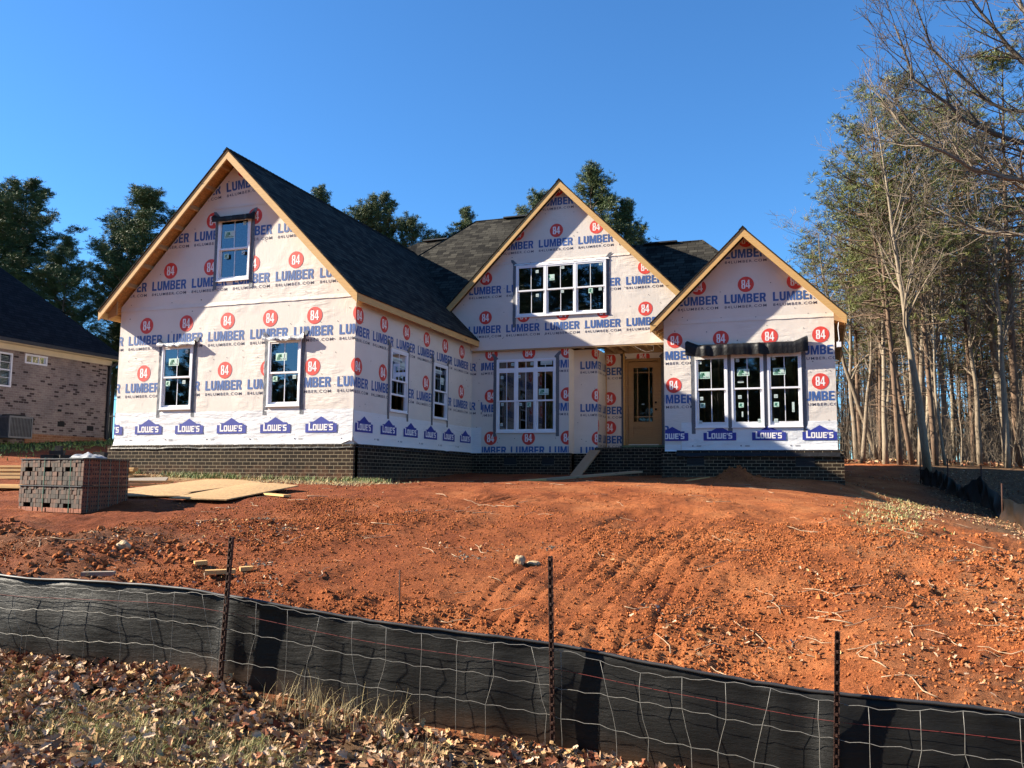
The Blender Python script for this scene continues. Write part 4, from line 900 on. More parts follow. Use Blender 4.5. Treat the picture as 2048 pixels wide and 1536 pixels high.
def tpost(T, x, y, ztop, zbot, lean, lab=None):
    mb = MB(); b = Vector((x, y, zbot)); t = Vector((x+lean[0], y+lean[1], ztop)); d = (t-b).normalized()
    mb.beam(b, t, .024, .006, up=(0, -1, 0)); mb.beam(b+Vector((0, .012, 0)), t+Vector((0, .012, 0)), .006, .03, up=(0, -1, 0))
    for e in (-1, 1): mb.beam(b+Vector((e*.012, -.006, 0)), t+Vector((e*.012, -.006, 0)), .005, .014, up=(0, -1, 0))
    k = 0; Ln = (t-b).length
    while k*.055+.05 < Ln:
        c = b+d*(k*.055+.04); mb.box(c.x-.006, c.x+.006, c.y-.016, c.y-.004, c.z-.008, c.z+.008); mb.box(c.x-.015, c.x+.015, c.y-.012, c.y+.004, c.z-.006, c.z+.004); k += 1
    o = mb.build('post', M['rust'], T)
    if lab: o['label'] = lab
HF = lambda x: float(np.interp(x, [2.5, 3.3, 5.5, 6.4, 7.9, 8.8, 9.55, 10.4], [.61, .60, .62, .63, .61, .60, .62, .62]))
FT = fence('silt_fence', 'long black silt fence with square wire mesh and rusty posts across the foreground', [(-9, -11.33), (3.3, -11.24), (5.5, -11.21), (6.45, -11.18), (7.9, -11.14), (8.8, -11.22), (9.55, -11.28), (10.4, -11.34), (14.5, -11.5)], .62, [14.49, 16.9, 18.55], 3, hf=HF)
tpost(FT, 5.47, -11.255, -1.134, -2.25, (.066, -.02)); tpost(FT, 7.90, -11.20, -1.182, -2.45, (-.012, -.03)); tpost(FT, 9.51, -11.335, -1.513, -2.65, (.045, -.01)); tpost(FT, 2.2, -11.34, -1.0, -2.2, (.02, 0)); tpost(FT, 12.4, -11.5, -1.5, -2.7, (.02, 0))
RH = lambda x: .30
def rear_fence():
    T = thing('silt_fence', 'sagging black silt fence beside the woods, its fabric drooping between thin stakes', 'silt fence', (13, 8, -1.2), 'silt fences round the lot')
    pts = [(12.15, 10.8, -.42), (12.3, 10.6, -.34), (12.42, 10.4, -.50), (12.52, 10.25, -.40), (12.62, 9.9, -.50), (12.7, 9.6, -.56), (12.85, 8.9, -.78), (12.92, 8.45, -.86), (13.1, 8.4, -.70), (13.3, 8.3, -.58), (13.32, 7.6, -.80), (13.4, 6.3, -1.06), (13.48, 5, -1.16), (13.6, 3, -1.22), (13.7, 0, -1.32), (13.8, -4, -1.3), (14, -10, -1.8)]
    A = []; r = random.Random(8)
    for i in range(len(pts)-1):
        for t in np.linspace(0, 1, 9)[:-1]: A.append(tuple(pts[i][k]*(1-t)+pts[i+1][k]*t for k in range(3)))
    K = 9; V = []
    for i, (x, y, z) in enumerate(A):
        g = zg1(x, y)
        for k in range(K):
            t = k/(K-1); V.append((x+.10*math.sin(i*.55+t*3)*(1-t)+.05*math.sin(i*1.3)*(1-abs(2*t-1)), y, g-.06+(z+.02*math.sin(i*.9)-g+.06)*t))
    mb = MB(); mb.add(V, [(i*K+k, (i+1)*K+k, (i+1)*K+k+1, i*K+k+1) for i in range(len(A)-1) for k in range(K-1)], 0, True)
    me = mb.mesh('fabric', M['fabric']); ca = me.color_attributes.new('dirt', 'FLOAT_COLOR', 'POINT'); D = np.array([max(0, 1-(k/(K-1))*1.2)*.4 for i in range(len(A)) for k in range(K)], np.float32); ca.data.foreach_set('color', np.repeat(D, 4)); link('fabric', me, T)
    for x, y, z in ((12.15, 10.8, .12), (12.7, 9.6, -.1), (13.3, 8.3, -.30), (13.4, 6.3, -.75), (13.6, 3, -.9), (13.8, -4, -1.1)):
        mb = MB(); mb.tube([(x, y, zg1(x, y)-.1), (x+.02, y, z)], .018, 6); mb.build('post', M['rust'], T)
rear_fence()
mb = MB(); g = zg1(6.11, -9.77); mb.tube([(6.12, -9.77, g-.1), (6.11, -9.77, g+.42)], .007, 6); tag(mb.build('steel_stake', M['rust']), 'thin rusty steel rod standing in the bank just behind the silt fence', 'stake')

# ================================================================== BRICK CUBES AND LUMBER
def brick_cube(label, z0, rows, gaps):
    C0 = Vector((-.564, -6.671, 0)); Lc = Vector((-2.159, -6.33, 0)); Rc = Vector((-.871, -5.459, 0)); a = (Lc-C0); b = (Rc-C0); la, lb = a.length, b.length; a.normalize(); b.normalize()
    T = thing('brick_cube', label, 'brick stack', C0+Vector((0, 0, z0)), 'strapped cubes of new bricks'); r = random.Random(int(z0*-1000)); mb = MB()
    na = 25; nb = 6; da = la/na; db = lb/nb; h = .066
    for i in range(na):
        for j in range(nb):
            if 1 < j < nb-1 and 2 < i < na-1: continue
            for k in range(rows):
                if k in gaps and (i % 8) in (4, 5, 6) and i < 23: continue
                jx, jy = r.uniform(-.012, .006), r.uniform(-.006, .006); hh = h*r.uniform(.93, .985)
                o = C0+a*(i*da+jy*.3)+b*(j*db+(jx if i > 0 else jx*.4)); z = z0+k*h
                vs = [o+a*(u*da*.93)+b*(v*db*.97)+Vector((0, 0, z+w*hh)) for u in (0, 1) for v in (0, 1) for w in (0, 1)]
                mb.add(vs, [(0,1,3,2)], 2 if i == 0 else 0); mb.add(vs, [(4,5,7,6),(0,1,5,4),(2,3,7,6),(0,2,6,4),(1,3,7,5)], 2 if (k == 0 and z0 < -1) else 0)
                if i == 0:
                    for c in range(3):
                        p0 = o-a*.003+b*(db*(.2+.3*c))+Vector((0, 0, z+hh*.5)); e = .014
                        mb.add([p0+b*(x*e)+Vector((0, 0, y*e)) for x, y in ((-1, -1), (1, -1), (1, 1), (-1, 1))], [(0, 1, 2, 3)], 1)
    mb.build('bricks', [M['newbrick'], M['dark'], M['brickbed']], T, fixn=False)
    H_ = rows*h
    for t in (.19, .60):     # vertical green straps on the end face
        mb = MB(); o = C0+a*(la*t)-b*.012; mb.beam(o+Vector((0, 0, z0-.0)), o+Vector((0, 0, z0+H_+.005)), .009, .004, up=(0, -1, 0)); o2 = o+b*(lb+.02); mb.beam(o+Vector((0, 0, z0+H_+.006)), o2+Vector((0, 0, z0+H_+.006)), .012, .004); mb.build('strap', M['greenstrap'], T)
    for t in (.1, .33, .55, .75, .94):
        mb = MB(); o = C0+b*(lb*t)-a*.014; mb.beam(o+Vector((0, 0, z0)), o+Vector((0, 0, z0+H_+.004)), .005, .004, up=(1, 0, 0)); mb.build('strap', M['greenstrap'], T)
    mb = MB(); z = z0+H_-.012; q = [C0-a*.016-b*.016, Rc-a*.016+b*.01, ]; mb.beam(q[0]+Vector((0, 0, z)), q[1]+Vector((0, 0, z-.01)), .018, .012); mb.beam(C0-b*.016+Vector((0, 0, z)), Lc-b*.016+Vector((0, 0, z)), .018, .012); mb.build('strap', M['blackplastic'], T)
    return C0, a, b, la, lb, z0+H_
def newbrick():
    m, nt, b = mat_base('new_brick'); v = coords(nt, 'Object'); f = noise(nt, v, 12, 4, .7)
    gi = N(nt, 'ShaderNodeNewGeometry'); wn = N(nt, 'ShaderNodeTexWhiteNoise'); wn.noise_dimensions = '1D'; nt.links.new(gi.outputs['Random Per Island'], wn.inputs['W'])
    c = ramp(nt, wn.outputs['Value'], [(.1, (.028, .021, .016)), (.5, (.055, .038, .028)), (.9, (.11, .055, .035))]); c = mixc(nt, .5, c, ramp(nt, f, [(.3, (.55, .5, .45)), (.7, (1.3, 1.3, 1.3))]), 'MULTIPLY')
    nt.links.new(c, b.inputs['Base Color']); b.inputs['Roughness'].default_value = .85; bump(nt, b, f, .4, .008); return m
M['newbrick'] = newbrick()
M['brickbed'] = simple('brick_bed_face', (.21, .065, .028), .85, .3, 14, .4)
brick_cube('lower strapped cube of new cored bricks standing on the red soil', -1.26, 6, (1,))
C0, a_, b_, la_, lb_, zt = brick_cube('upper strapped cube of new cored bricks stacked on the lower cube', -.86, 6, (3,))
def loose_brick(u, v, z, yaw, lab, up=False):
    mb = MB(); sx, sy, sz = (.10, .057, .20) if up else (.20, .09, .057); o = C0+a_*(u*la_)+b_*(v*lb_); c, s_ = math.cos(yaw), math.sin(yaw)
    vs = [(o.x+x*c-y*s_, o.y+x*s_+y*c, z+w_) for x in (-sx/2, sx/2) for y in (-sy/2, sy/2) for w_ in (0, sz)]
    mb.add(vs, [(0,1,3,2),(4,5,7,6),(0,1,5,4),(2,3,7,6),(0,2,6,4),(1,3,7,5)]); o = mb.build('brick', M['newbrick']); tag(o, lab, 'brick', 'loose bricks on the upper cube')
loose_brick(.60, .25, zt, .2, 'loose brick standing upright on top of the strapped brick cubes', True)
for u, v, z, y, l in ((.50, .3, zt+.0, .9, 'loose brick under the crosswise one, just right of the upright brick'), (.52, .12, zt+.058, .6, 'loose brick lying crosswise on another right of the upright brick'), (.35, .35, zt, -.3, 'loose brick lying under the edge of the white bag'), (.30, .75, zt, .1, 'bottom brick of the small pair behind the white bag'), (.30, .75, zt+.058, .15, 'top brick of the small pair behind the white bag'), (.68, .15, zt, .3, 'loose brick lying left of the upright brick on the cubes')): loose_brick(u, v, z, y, l)
def bag():
    V = []; nx, ny = 34, 22; o = C0+a_*(.22*la_)+b_*(.38*lb_)
    for s in (1, -1):
        for i in range(nx+1):
            for j in range(ny+1):
                u = i/nx*2-1; v = j/ny*2-1; rr = max(0, 1-(abs(u)**2.6+abs(v)**2.6)); hgt = .055*rr**.45*(1 if s > 0 else 0)
                n_ = float(vnoise(np.array([u*4+7]), np.array([v*4+3]), 2)[0]-.5); pk = .06*math.exp(-((u+.35)**2+(v-.5)**2)/.04)
                p = o+a_*(-u*.36*(1+.08*n_))+b_*(v*.26*(1+.1*n_)); V.append((p.x, p.y, zt+.006+(hgt*(1+.9*n_)+pk*rr if s > 0 else 0)))
    K = ny+1; F = [(i*K+j, (i+1)*K+j, (i+1)*K+j+1, i*K+j+1) for i in range(nx) for j in range(ny)]; off = (nx+1)*K
    F += [tuple(off+q for q in f[::-1]) for f in F]; mb = MB(); mb.add(V, F, 0, True); tag(mb.build('plastic_bag', M['bag']), 'crumpled white plastic bag lying on top of the brick cubes', 'bag')
bag()
mb = MB(); o = C0+a_*(.82*la_)+b_*(.75*lb_); mb.box(o.x-.22, o.x+.22, o.y-.12, o.y+.12, zt, zt+.03); mb.box(o.x-.18, o.x+.15, o.y-.10, o.y+.10, zt+.03, zt+.045); tag(mb.build('foam_board', M['pale']), 'small pale grey-blue board lying on the left end of the brick cubes', 'board')
# lumber pile
def board(label, a, b, w_, h_, m, roll=0, group='boards of the lumber pile', name='board', cat='board'):
    mb = MB(); up = Vector((math.sin(roll), 0, math.cos(roll))); mb.beam(a, b, w_, h_, up=up); return tag(mb.build(name, M[m]), label, cat, group)
r = random.Random(12); LP0 = Vector((-9.9, -2.1, 0)); LP1 = Vector((-4.05, -1.72, 0)); ld = (LP1-LP0).normalized(); ln = Vector((-ld.y, ld.x, 0))
for k in range(7):
    for j in range(3):
        if k == 6 and j == 2: continue
        e = r.uniform(-.35, .12)-.05*k; s_ = r.uniform(-.3, .2); y = -.16+j*.16+r.uniform(-.012, .012); z = -.80+k*.0415+.0*j
        board('long pale two-by board in the lumber pile behind the brick cubes', LP0+ld*s_+ln*y+Vector((0, 0, z)), LP1+ld*e+ln*y+Vector((0, 0, z+.02)), .14, .0395, 'pine')
for k in range(4): board('pale board in the low front row left of the brick cubes', (-8.6, -4.25+.16*k, -.93+.02*(k%2)), (-4.2+.1*k, -3.95+.16*k, -.96+.02*(k%2)), .14, .04, 'pine', 0, 'boards lying left of the brick cubes')
board('wide grey weathered board leaning beside the lumber pile right of the brick cubes', (-4.3, -3.55, -.86), (-2.7, -2.5, -.80), .36, .04, 'greywood', .35, None)
board('bright yellow-edged board under the wide grey board', (-4.0, -3.75, -.84), (-2.25, -2.85, -.83), .12, .04, 'pine', 0, None)
board('board lying lowest in front of the yellow-edged board', (-3.8, -4.10, -.90), (-2.1, -3.1, -.89), .16, .04, 'pine', 0, None)
board('short board lying on the soil at the right tip of the plywood sheets', (.55, -4.05, zg1(.55, -4.05)+.03), (1.5, -4.6, zg1(1.5, -4.6)+.035), .13, .03, 'pine', 0, None)
def sheet_of(label, q, th=.018):
    V = []; nx, ny = 14, 8; Q = [Vector(p) for p in q]
    for s_ in (0, 1):
        for i in range(nx+1):
            for j in range(ny+1):
                u, v = i/nx, j/ny; p = Q[0].lerp(Q[1], u).lerp(Q[3].lerp(Q[2], u), v); V.append((p.x, p.y, p.z+.025*math.sin(u*3.1)*math.sin(v*2)+(th if s_ else 0)))
    K = ny+1; o = (nx+1)*K; F = [(i*K+j, (i+1)*K+j, (i+1)*K+j+1, i*K+j+1) for i in range(nx) for j in range(ny)]; F += [tuple(o+k for k in f) for f in F]
    for i in range(nx): F += [(i*K, (i+1)*K, o+(i+1)*K, o+i*K), (i*K+ny, (i+1)*K+ny, o+(i+1)*K+ny, o+i*K+ny)]
    for j in range(ny): F += [(j, j+1, o+j+1, o+j), (nx*K+j, nx*K+j+1, o+nx*K+j+1, o+nx*K+j)]
    mb = MB(); mb.add(V, F); return tag(mb.build('plywood_sheet', M['osb']), label, 'plywood sheet', 'sheets of strand board on the soil')
def gz(x, y, d): return (x, y, max(zg1(x, y), zg1(x+.1, y), zg1(x, y+.1))+d)
sheet_of('front strand board sheet lying nearest the camera with a curled edge', [gz(-.15, -5.35, .04), gz(.85, -5.25, .04), gz(.75, -3.15, .07), gz(-.45, -3.0, .07)])
sheet_of('rear strand board sheet lying half under the front sheet', [gz(-2.1, -4.5, .04), gz(-.50, -4.50, .04), gz(-.65, -2.2, .04), gz(-2.35, -1.75, .05)])
sheet_of('narrow strand board strip poking out from under the rear sheet', [gz(-1.6, -5.15, .03), gz(-.28, -4.92, .03), gz(-.40, -4.55, .03), gz(-1.7, -4.7, .03)])
# planks at the porch
def plank(label, a, b, w_, h_, m, up=(0, 0, 1)):
    mb = MB(); mb.beam(a, b, w_, h_, up=up); return tag(mb.build('plank', M[m]), label, 'plank', 'planks at the porch')
plank('short grey plank leaning from the soil up onto the porch edge', (3.60, 4.95, -.66), (3.80, 6.22, .03), .30, .04, 'pine3')
plank('long plank lying from the porch base out toward the sunlit soil', (3.72, 1.80, -.745), (5.30, 4.55, -.54), .28, .05, 'pine3')
mb = MB(); mb.beam((3.72-.28, 1.80-.48, -.775), (3.72-.002, 1.80-.003, -.747), .28, .05); tag(mb.build('plank', M['pine']), 'end of the long plank painted brighter yellow as sunlit, at the shade line', 'plank', 'planks at the porch')  # end piece of the long plank, sunlight put into its brighter wood colour
plank('thin stick lying on the shaded soil in front of the right wing', (6.55, 3.9, zg1(6.55, 3.9)+.03), (7.0, 4.5, zg1(7.0, 4.5)+.05), .05, .02, 'pine')
for i, (x, y, yaw, l, lab) in enumerate(((3.57, -9.16, .3, .12, 'small cut wood block lying alone on the bank left of the first post'), (4.0, -9.40, .1, .28, 'short cut board end lying behind the first fence post'), (4.15, -9.2, .2, .12, 'little wood offcut just behind the board end at the first post'), (2.88, -9.78, -.15, .30, 'dirty tan board scrap half buried in the churned soil at left'))):
    g = zg1(x, y); mb = MB(); c, s_ = math.cos(yaw+.55), math.sin(yaw+.55); mb.beam((x-c*l/2, y-s_*l/2, g+.025), (x+c*l/2, y+s_*l/2, g+.03), .085, .04); tag(mb.build('wood_scrap', M['pine'] if i < 3 else M['greywood']), lab, 'wood scrap', 'wood scraps on the bank')
def rock(x, y, rx, ry, rz, seed, lab):
    bm = bmesh.new(); bmesh.ops.create_icosphere(bm, subdivisions=3, radius=1); r = random.Random(seed)
    for v in bm.verts:
        n_ = float(vnoise(np.array([v.co.x*1.6+seed+5]), np.array([v.co.y*1.6+v.co.z*1.3+5]), seed)[0]); v.co *= .7+.6*n_; v.co.x *= rx; v.co.y *= ry; v.co.z *= rz
        v.co += Vector((x, y, zg1(x, y)+rz*.4))
    me = bpy.data.meshes.new('rock'); bm.to_mesh(me); bm.free(); me.materials.append(M['rock']); me.update(); auto_uv(me); tag(link('rock', me), lab, 'rock', 'tan rocks on the bank')
rock(6.51, -7.8, .06, .05, .06, 1, 'larger tan rock of the pair halfway up the bank'); rock(6.63, -7.72, .07, .04, .03, 2, 'flat tan rock of the pair halfway up the bank'); rock(2.42, -9.0, .08, .07, .06, 4, 'round clay-stained rock in the churned soil at left')

# ================================================================== NEIGHBOUR HOUSE
def neighbour():
    X = -16.0; T = thing('brick_house', 'single-storey pale tumbled-brick house with a dark hipped roof at the left edge', 'house', (-18, 5, .5)); P = right(X)
    # along this wall u = Y
    def part(name, f, m, par=T):
        mb = MB(); f(mb); return mb.build(name, M[m], par)
    wl = sheet(P, .6, 9.4, .2, 3.42, [(3.9, 5.12, 2.17, 3.30), (5.6, 6.52, 3.05, 3.36)], []); me = bpy.data.meshes.new('wall'); wl.to_mesh(me); wl.free(); me.materials.append(M['brick_pale']); me.materials.append(M['dark']); me.update(); auto_uv(me); link('wall', me, T)
    part('wall', lambda b: b.box(-30, X-.0, 9.3, 9.4, .2, 3.4), 'brick_pale')
    part('wall', lambda b: b.box(-30, X-.0, .6, .7, .2, 3.4), 'brick_pale')
    part('footing', lambda b: b.box(X-.1, X+.03, 5.8, 9.4, .1, .66), 'brick_rust')
    part('frieze', lambda b: (b.box(X-.05, X+.04, .6, 9.44, 3.42, 3.66), b.box(X, X+.40, .3, 9.8, 3.60, 3.66)), 'cream')
    part('gutter', lambda b: b.box(X+.36, X+.47, .3, 9.85, 3.62, 3.74), 'blackplastic')
    e = X+.42; mb = MB()
    y1 = 9.75; y0_ = .3; zr = 3.72; w_ = 4.7
    mb.add([(e, y0_, zr), (e, y1, zr), (e-w_, y1-w_, zr+w_), (e-w_-6, y1-w_, zr+w_), (e-2*w_-6, y1, zr), (e-2*w_-6, y0_, zr)], [(0, 1, 2), (1, 4, 3, 2), (3, 4, 5), (0, 2, 3, 5)]); mb.build('roof', M['shingle_nb'], T)
    mb = MB(); mb.add([(-20.2, 9.6, 6.35), (-20.2, 11.15, 6.0), (-21.6, 9.2, 7.2), (-24, 9.2, 7.2), (-24, 12.6, 6.0), (-20.2, 11.15, 5.85), (-20.2, 9.0, 6.2)], [(0, 1, 2), (1, 4, 3, 2)]); mb.build('roof', M['shingle_nb'], T)
    part('fascia', lambda b: b.add([(-20.15, 9.0, 6.12), (-20.15, 11.1, 5.93), (-20.15, 10.9, 5.85), (-20.15, 9.6, 5.5), (-20.15, 9.0, 5.6)], [(0, 1, 2, 3, 4)]), 'cream')
    def win(u0, u1, z0, z1, cols, rows, sp):
        mb = MB(); fw = .055
        for (a, b, c, d) in ((u0-fw, u0, z0-fw, z1+fw), (u1, u1+fw, z0-fw, z1+fw), (u0, u1, z0-fw, z0), (u0, u1, z1, z1+fw)): mb.pbox(P, a, b, c, d, -.05, .03)
        for k in range(1, cols): u = u0+(u1-u0)*k/cols; mb.pbox(P, u-.009, u+.009, z0, z1, -.04, -.01)
        for k in range(1, rows): z = z0+(z1-z0)*k/rows; e_ = .022 if (sp and k == rows//2) else .008; mb.pbox(P, u0, u1, z-e_, z+e_, -.041, -.008)
        o = mb.build('window', M['vinyl'], T); m2 = MB(); m2.add([P(u0, z0, -.03), P(u1, z0, -.03), P(u1, z1, -.03), P(u0, z1, -.03)], [(0, 1, 2, 3)]); m2.build('pane', M['glass'], o)
        m3 = MB()
        for k in range(int((z1-z0)/.05)): m3.pbox(P, u0, u1, z0+k*.05, z0+k*.05+.035, -.09, -.085)
        m3.build('blind', M['vinyl'], o)
    win(3.95, 5.07, 2.22, 3.25, 3, 4, True); win(5.66, 6.46, 3.10, 3.32, 3, 1, False)
    for (u, z) in ((5.98, 1.12), (7.28, 1.06), (8.60, .98)): part('vent', lambda b: [b.pbox(P, u-.15, u+.15, z-.09, z+.09, 0, .006)]+[b.pbox(P, u-.15, u+.15, z-.08+k*.04, z-.07+k*.04, .006, .012) for k in range(4)], 'dark')
    part('vent', lambda b: (b.pbox(P, 7.1, 7.24, 1.50, 1.58, 0, .03)), 'dark')
    part('downspout', lambda b: (b.box(X+.01, X+.10, 9.28, 9.38, .6, 3.35), b.beam((X+.06, 9.33, 3.33), (X+.40, 9.6, 3.64), .08, .08)), 'blackplastic')
    A = thing('air_conditioner', 'grey louvred air conditioner unit on the grass against the pale brick wall', 'air conditioner', (-15.3, 5.4, .5))
    mb = MB(); x0, x1, y0, y1, z0, z1 = -15.9, -15.2, 4.5, 5.4, .45, 1.17; mb.box(x0, x1, y0, y1, z0, z0+.05); mb.box(x0, x1, y0, y1, z1-.06, z1); mb.box(x0+.03, x1-.03, y0+.03, y1-.03, z0+.05, z1-.06, 1)
    for (x, y) in ((x0, y0), (x1-.05, y0), (x0, y1-.05), (x1-.05, y1-.05)): mb.box(x, x+.05, y, y+.05, z0+.05, z1-.06)
    k = y0+.07
    while k < y1-.07: mb.box(x1-.012, x1+.004, k, k+.022, z0+.05, z1-.06); k += .055
    k = x0+.07
    while k < x1-.07: mb.box(k, k+.022, y0-.004, y0+.012, z0+.05, z1-.06); k += .055
    mb.build('cabinet', [M['ac'], M['dark']], A)
    mb = MB(); mb.tube([((x0+x1)/2, (y0+y1)/2, z1), ((x0+x1)/2, (y0+y1)/2, z1+.05)], [.36, .34], 20); mb.build('fan_guard', M['dark'], A)
    mb = MB()
    for k in range(26): mb.box(-16.3-k*.15, -16.27-k*.15, 11.0, 11.03, .4, 1.75)
    mb.box(-20.3, -16.2, 10.99, 11.04, 1.6, 1.64); mb.box(-20.3, -16.2, 10.99, 11.04, .6, .64); tag(mb.build('metal_fence', M['blackplastic']), 'black picket fence just behind the corner of the pale brick house', 'fence')
neighbour()

# ================================================================== TREES
def tuft_proto(rng, n, ln, wd):
    V = []; F = []
    for i in range(n):
        d = rng.normal(size=3); d[2] = abs(d[2])*.7+.1; d /= np.linalg.norm(d); s = np.cross(d, rng.normal(size=3)); s /= np.linalg.norm(s); l = ln*rng.uniform(.6, 1.1); k = len(V)
        V += [s*wd*.3, d*l*.55+s*wd, d*l, d*l*.5-s*wd]; F.append((k, k+1, k+2, k+3))
    return np.array(V), np.array(F)
_rg = np.random.default_rng(4)
TUFTS = [tuft_proto(_rg, 14, .21, .010) for _ in range(6)]
TUFTS_S = [tuft_proto(_rg, 16, .17, .006) for _ in range(5)]
def tufts_mesh(name, pts, sc, tl, mat, seed):
    rng = np.random.default_rng(seed); n = len(pts); R = rot_mats(rng.uniform(0, 6.28, n), rng.uniform(-.5, .5, n), rng.uniform(-.5, .5, n))
    V, F, I = scatter(tl, np.array(pts), R, rng.uniform(.7, 1.3, n)*sc, rng); return np_mesh(name, V, F, mats=[mat], smooth=False)
def pine_proto(seed, h, cr, c0, dens=1.0, tl=None, mat='needle', sc=1.0, barkm='bark_pine', round_=.7, lean=0, droop=0.1, cm=None):
    """returns (trunk mesh, limb mesh, crown mesh) at origin"""
    r = random.Random(seed); tr = MB(); P = []
    ph = r.uniform(0, 6); pts = [(lean*h*(t**1.3)+.10*math.sin(ph+t*5)*t, .1*math.cos(ph+t*4)*t, h*t) for t in np.linspace(0, 1, 14)]
    r0 = h*(.0115 if dens > 1 else .0078)
    if dens < 1:
        for _ in range(34):
            zz_ = r.uniform(.12, c0+.1)*h; an = r.uniform(0, 6.28); L = r.uniform(.5, 1.7); p0 = Vector((0, 0, zz_)); e = p0+Vector((math.cos(an)*L, math.sin(an)*L, r.uniform(-.3, .35))); m_ = p0.lerp(e, .5)+Vector((0, 0, .1)); tr.tube([p0, m_, e], [.016, .010, .004], 3, cap=False); tr.tube([m_, m_+Vector((r.uniform(-.4, .4), r.uniform(-.4, .4), r.uniform(-.1, .4)))], [.007, .003], 3, cap=False)
    tr.tube(pts, [r0*(1-.9*t) for t in np.linspace(0, 1, 14)], 8)
    lm = MB(); z = c0*h
    while z < h*.985:
        t = (z/h-c0)/(1-c0); env = cr*(math.sin(math.pi*min(1, (t*.86+.14))**round_)**.8)*(1-.15*t)+.25
        k0 = min(12, int(z/h*13)); f = z/h*13-k0; bx = pts[k0][0]*(1-f)+pts[k0+1][0]*f; by = pts[k0][1]*(1-f)+pts[k0+1][1]*f
        for _ in range(r.choice((3, 3, 4)) if dens > 1 else r.choice((2, 3))):
            an = r.uniform(0, 6.283); L = env*r.uniform(.6, 1.12); el = .75*t+r.uniform(-.15, .25)-droop; q = [Vector((bx, by, z))]; d = Vector((math.cos(an)*math.cos(el), math.sin(an)*math.cos(el), math.sin(el)))
            ns = 6
            for i in range(ns): d = (d+Vector((r.uniform(-.14, .14), r.uniform(-.14, .14), .10))).normalized(); q.append(q[-1]+d*(L/ns))
            lm.tube(q, [max(.006, .035*L/3*(1-i/(ns+.5))) for i in range(ns+1)], 4, cap=False)
            for i in range(1, ns+1):
                if i/ns < .3: continue
                for _ in range(r.choice((2, 3)) if dens > 1 else r.choice((1, 2))):
                    sd = Vector((r.gauss(0, 1), r.gauss(0, 1), r.gauss(.3, .6))).normalized(); l2 = L*.30*r.uniform(.4, 1.2)*(1.15-i/ns*.5); e = q[i]+(sd*.8+d*.5).normalized()*l2; lm.tube([q[i], e], [.008, .004], 3, cap=False)
                    m = max(1, int(3.4*dens*l2/.5+1))
                    for j in range(m): P.append(tuple(q[i].lerp(e, (j+1)/m)+Vector((r.gauss(0, .11), r.gauss(0, .11), r.gauss(.02, .09)))))
                if i == ns:
                    for _ in range(int(3*dens)): P.append(tuple(q[i]+Vector((r.gauss(0, .12), r.gauss(0, .12), r.gauss(.05, .08)))))
        z += h*.020*r.uniform(.7, 1.3)
    for _ in range(8): P.append((pts[-1][0]+r.gauss(0, .12), pts[-1][1]+r.gauss(0, .12), h+r.uniform(-.4, .15)))
    return tr.mesh('trunk', M[barkm]), lm.mesh('limbs', M[barkm]), tufts_mesh('crown', P, sc, tl or TUFTS, M[mat], seed)
def place_tree(name, meshes, x, y, z, s, yaw, label, cat, group, names=('trunk', 'limbs', 'crown'), tilt=(0, 0)):
    T = bpy.data.objects.new(name, None); COL.objects.link(T); T.location = (x, y, z); T.rotation_euler = (tilt[0], tilt[1], yaw); T.scale = (s, s, s) if not isinstance(s, tuple) else s; T.empty_display_size = .3; tag(T, label, cat, group)
    for nm, me in zip(names, meshes):
        if me is None: continue
        o = bpy.data.objects.new(nm, me); COL.objects.link(o); o.parent = T
    return T
PB = [pine_proto(11, 18, 3.6, .34, 2.6), pine_proto(12, 17, 3.3, .38, 2.5, round_=.85), pine_proto(13, 16, 3.1, .42, 2.4, round_=.6)]
GPL = 'pines behind the pale brick house'; r = random.Random(2)
lp = [(-37.5, 23.4, 17.7, 0, 'tall round-topped pine at the far left above the neighbour roof', 1.0), (-36.7, 20.7, 16.1, 1, 'pine cut by the left edge of the view', 1.1), (-30.9, 20.9, 12.7, 2, 'shorter pine between the two tall pines at left', .8), (-30.4, 26.0, 17.3, 0, 'tall broad pine rising just left of the left gable', 1.05), (-33.6, 27.6, 15.6, 1, 'pine filling the shoulder left of the broad pine', .7), (-28.6, 27.5, 15.9, 2, 'pine half hidden by the left gable roof', 1.0)]
for x, y, zt_, k, lab, wd in lp:
    g = zg1(x, y); s = (zt_-g)/(18, 17, 16)[k]; place_tree('pine_tree', PB[k], x, y, g, (s*wd*1.28, s*wd*1.28, s), r.uniform(0, 6), lab, 'pine tree', GPL)
for i in range(30):
    x = -44+i*.95+r.uniform(-.8, .8); y = 27+r.uniform(-3, 9); k = i % 3; g = zg1(x, y); hh = r.uniform(7.0, 10.0); s = (hh)/(18, 17, 16)[k]
    place_tree('pine_tree', PB[k], x, y, g, (s*1.45, s*1.45, s), r.uniform(0, 6), 'dark pine in the dense row under the taller pines at left', 'pine tree', 'dark understorey pines at left')
cp = [(-16.3, 23.8, 15.0, 2, 'pine tip showing just over the left wing ridge', .75), (-12.7, 22.7, 13.4, 1, 'left half of the pine pair behind the valley of the roofs', .9), (-12.1, 23.2, 14.1, 0, 'tallest pine behind the valley between left wing and main roof', .85), (-11.1, 24.7, 13.2, 1, 'right-hand pine behind the valley of the roofs', .8), (-7.9, 24.8, 13.3, 2, 'small pine showing over the main roof hip', .75), (-9.2, 24.5, 12.0, 1, 'lowest pine tip left of the main roof', .8), (-1.1, 25.0, 14.8, 2, 'tall open pine behind the centre gable peak', 1.0), (-4.1, 26.0, 14.3, 1, 'pine tip left of the centre gable peak', .7), (.35, 26.3, 13.4, 0, 'pine behind the right slope of the centre gable', .75)]
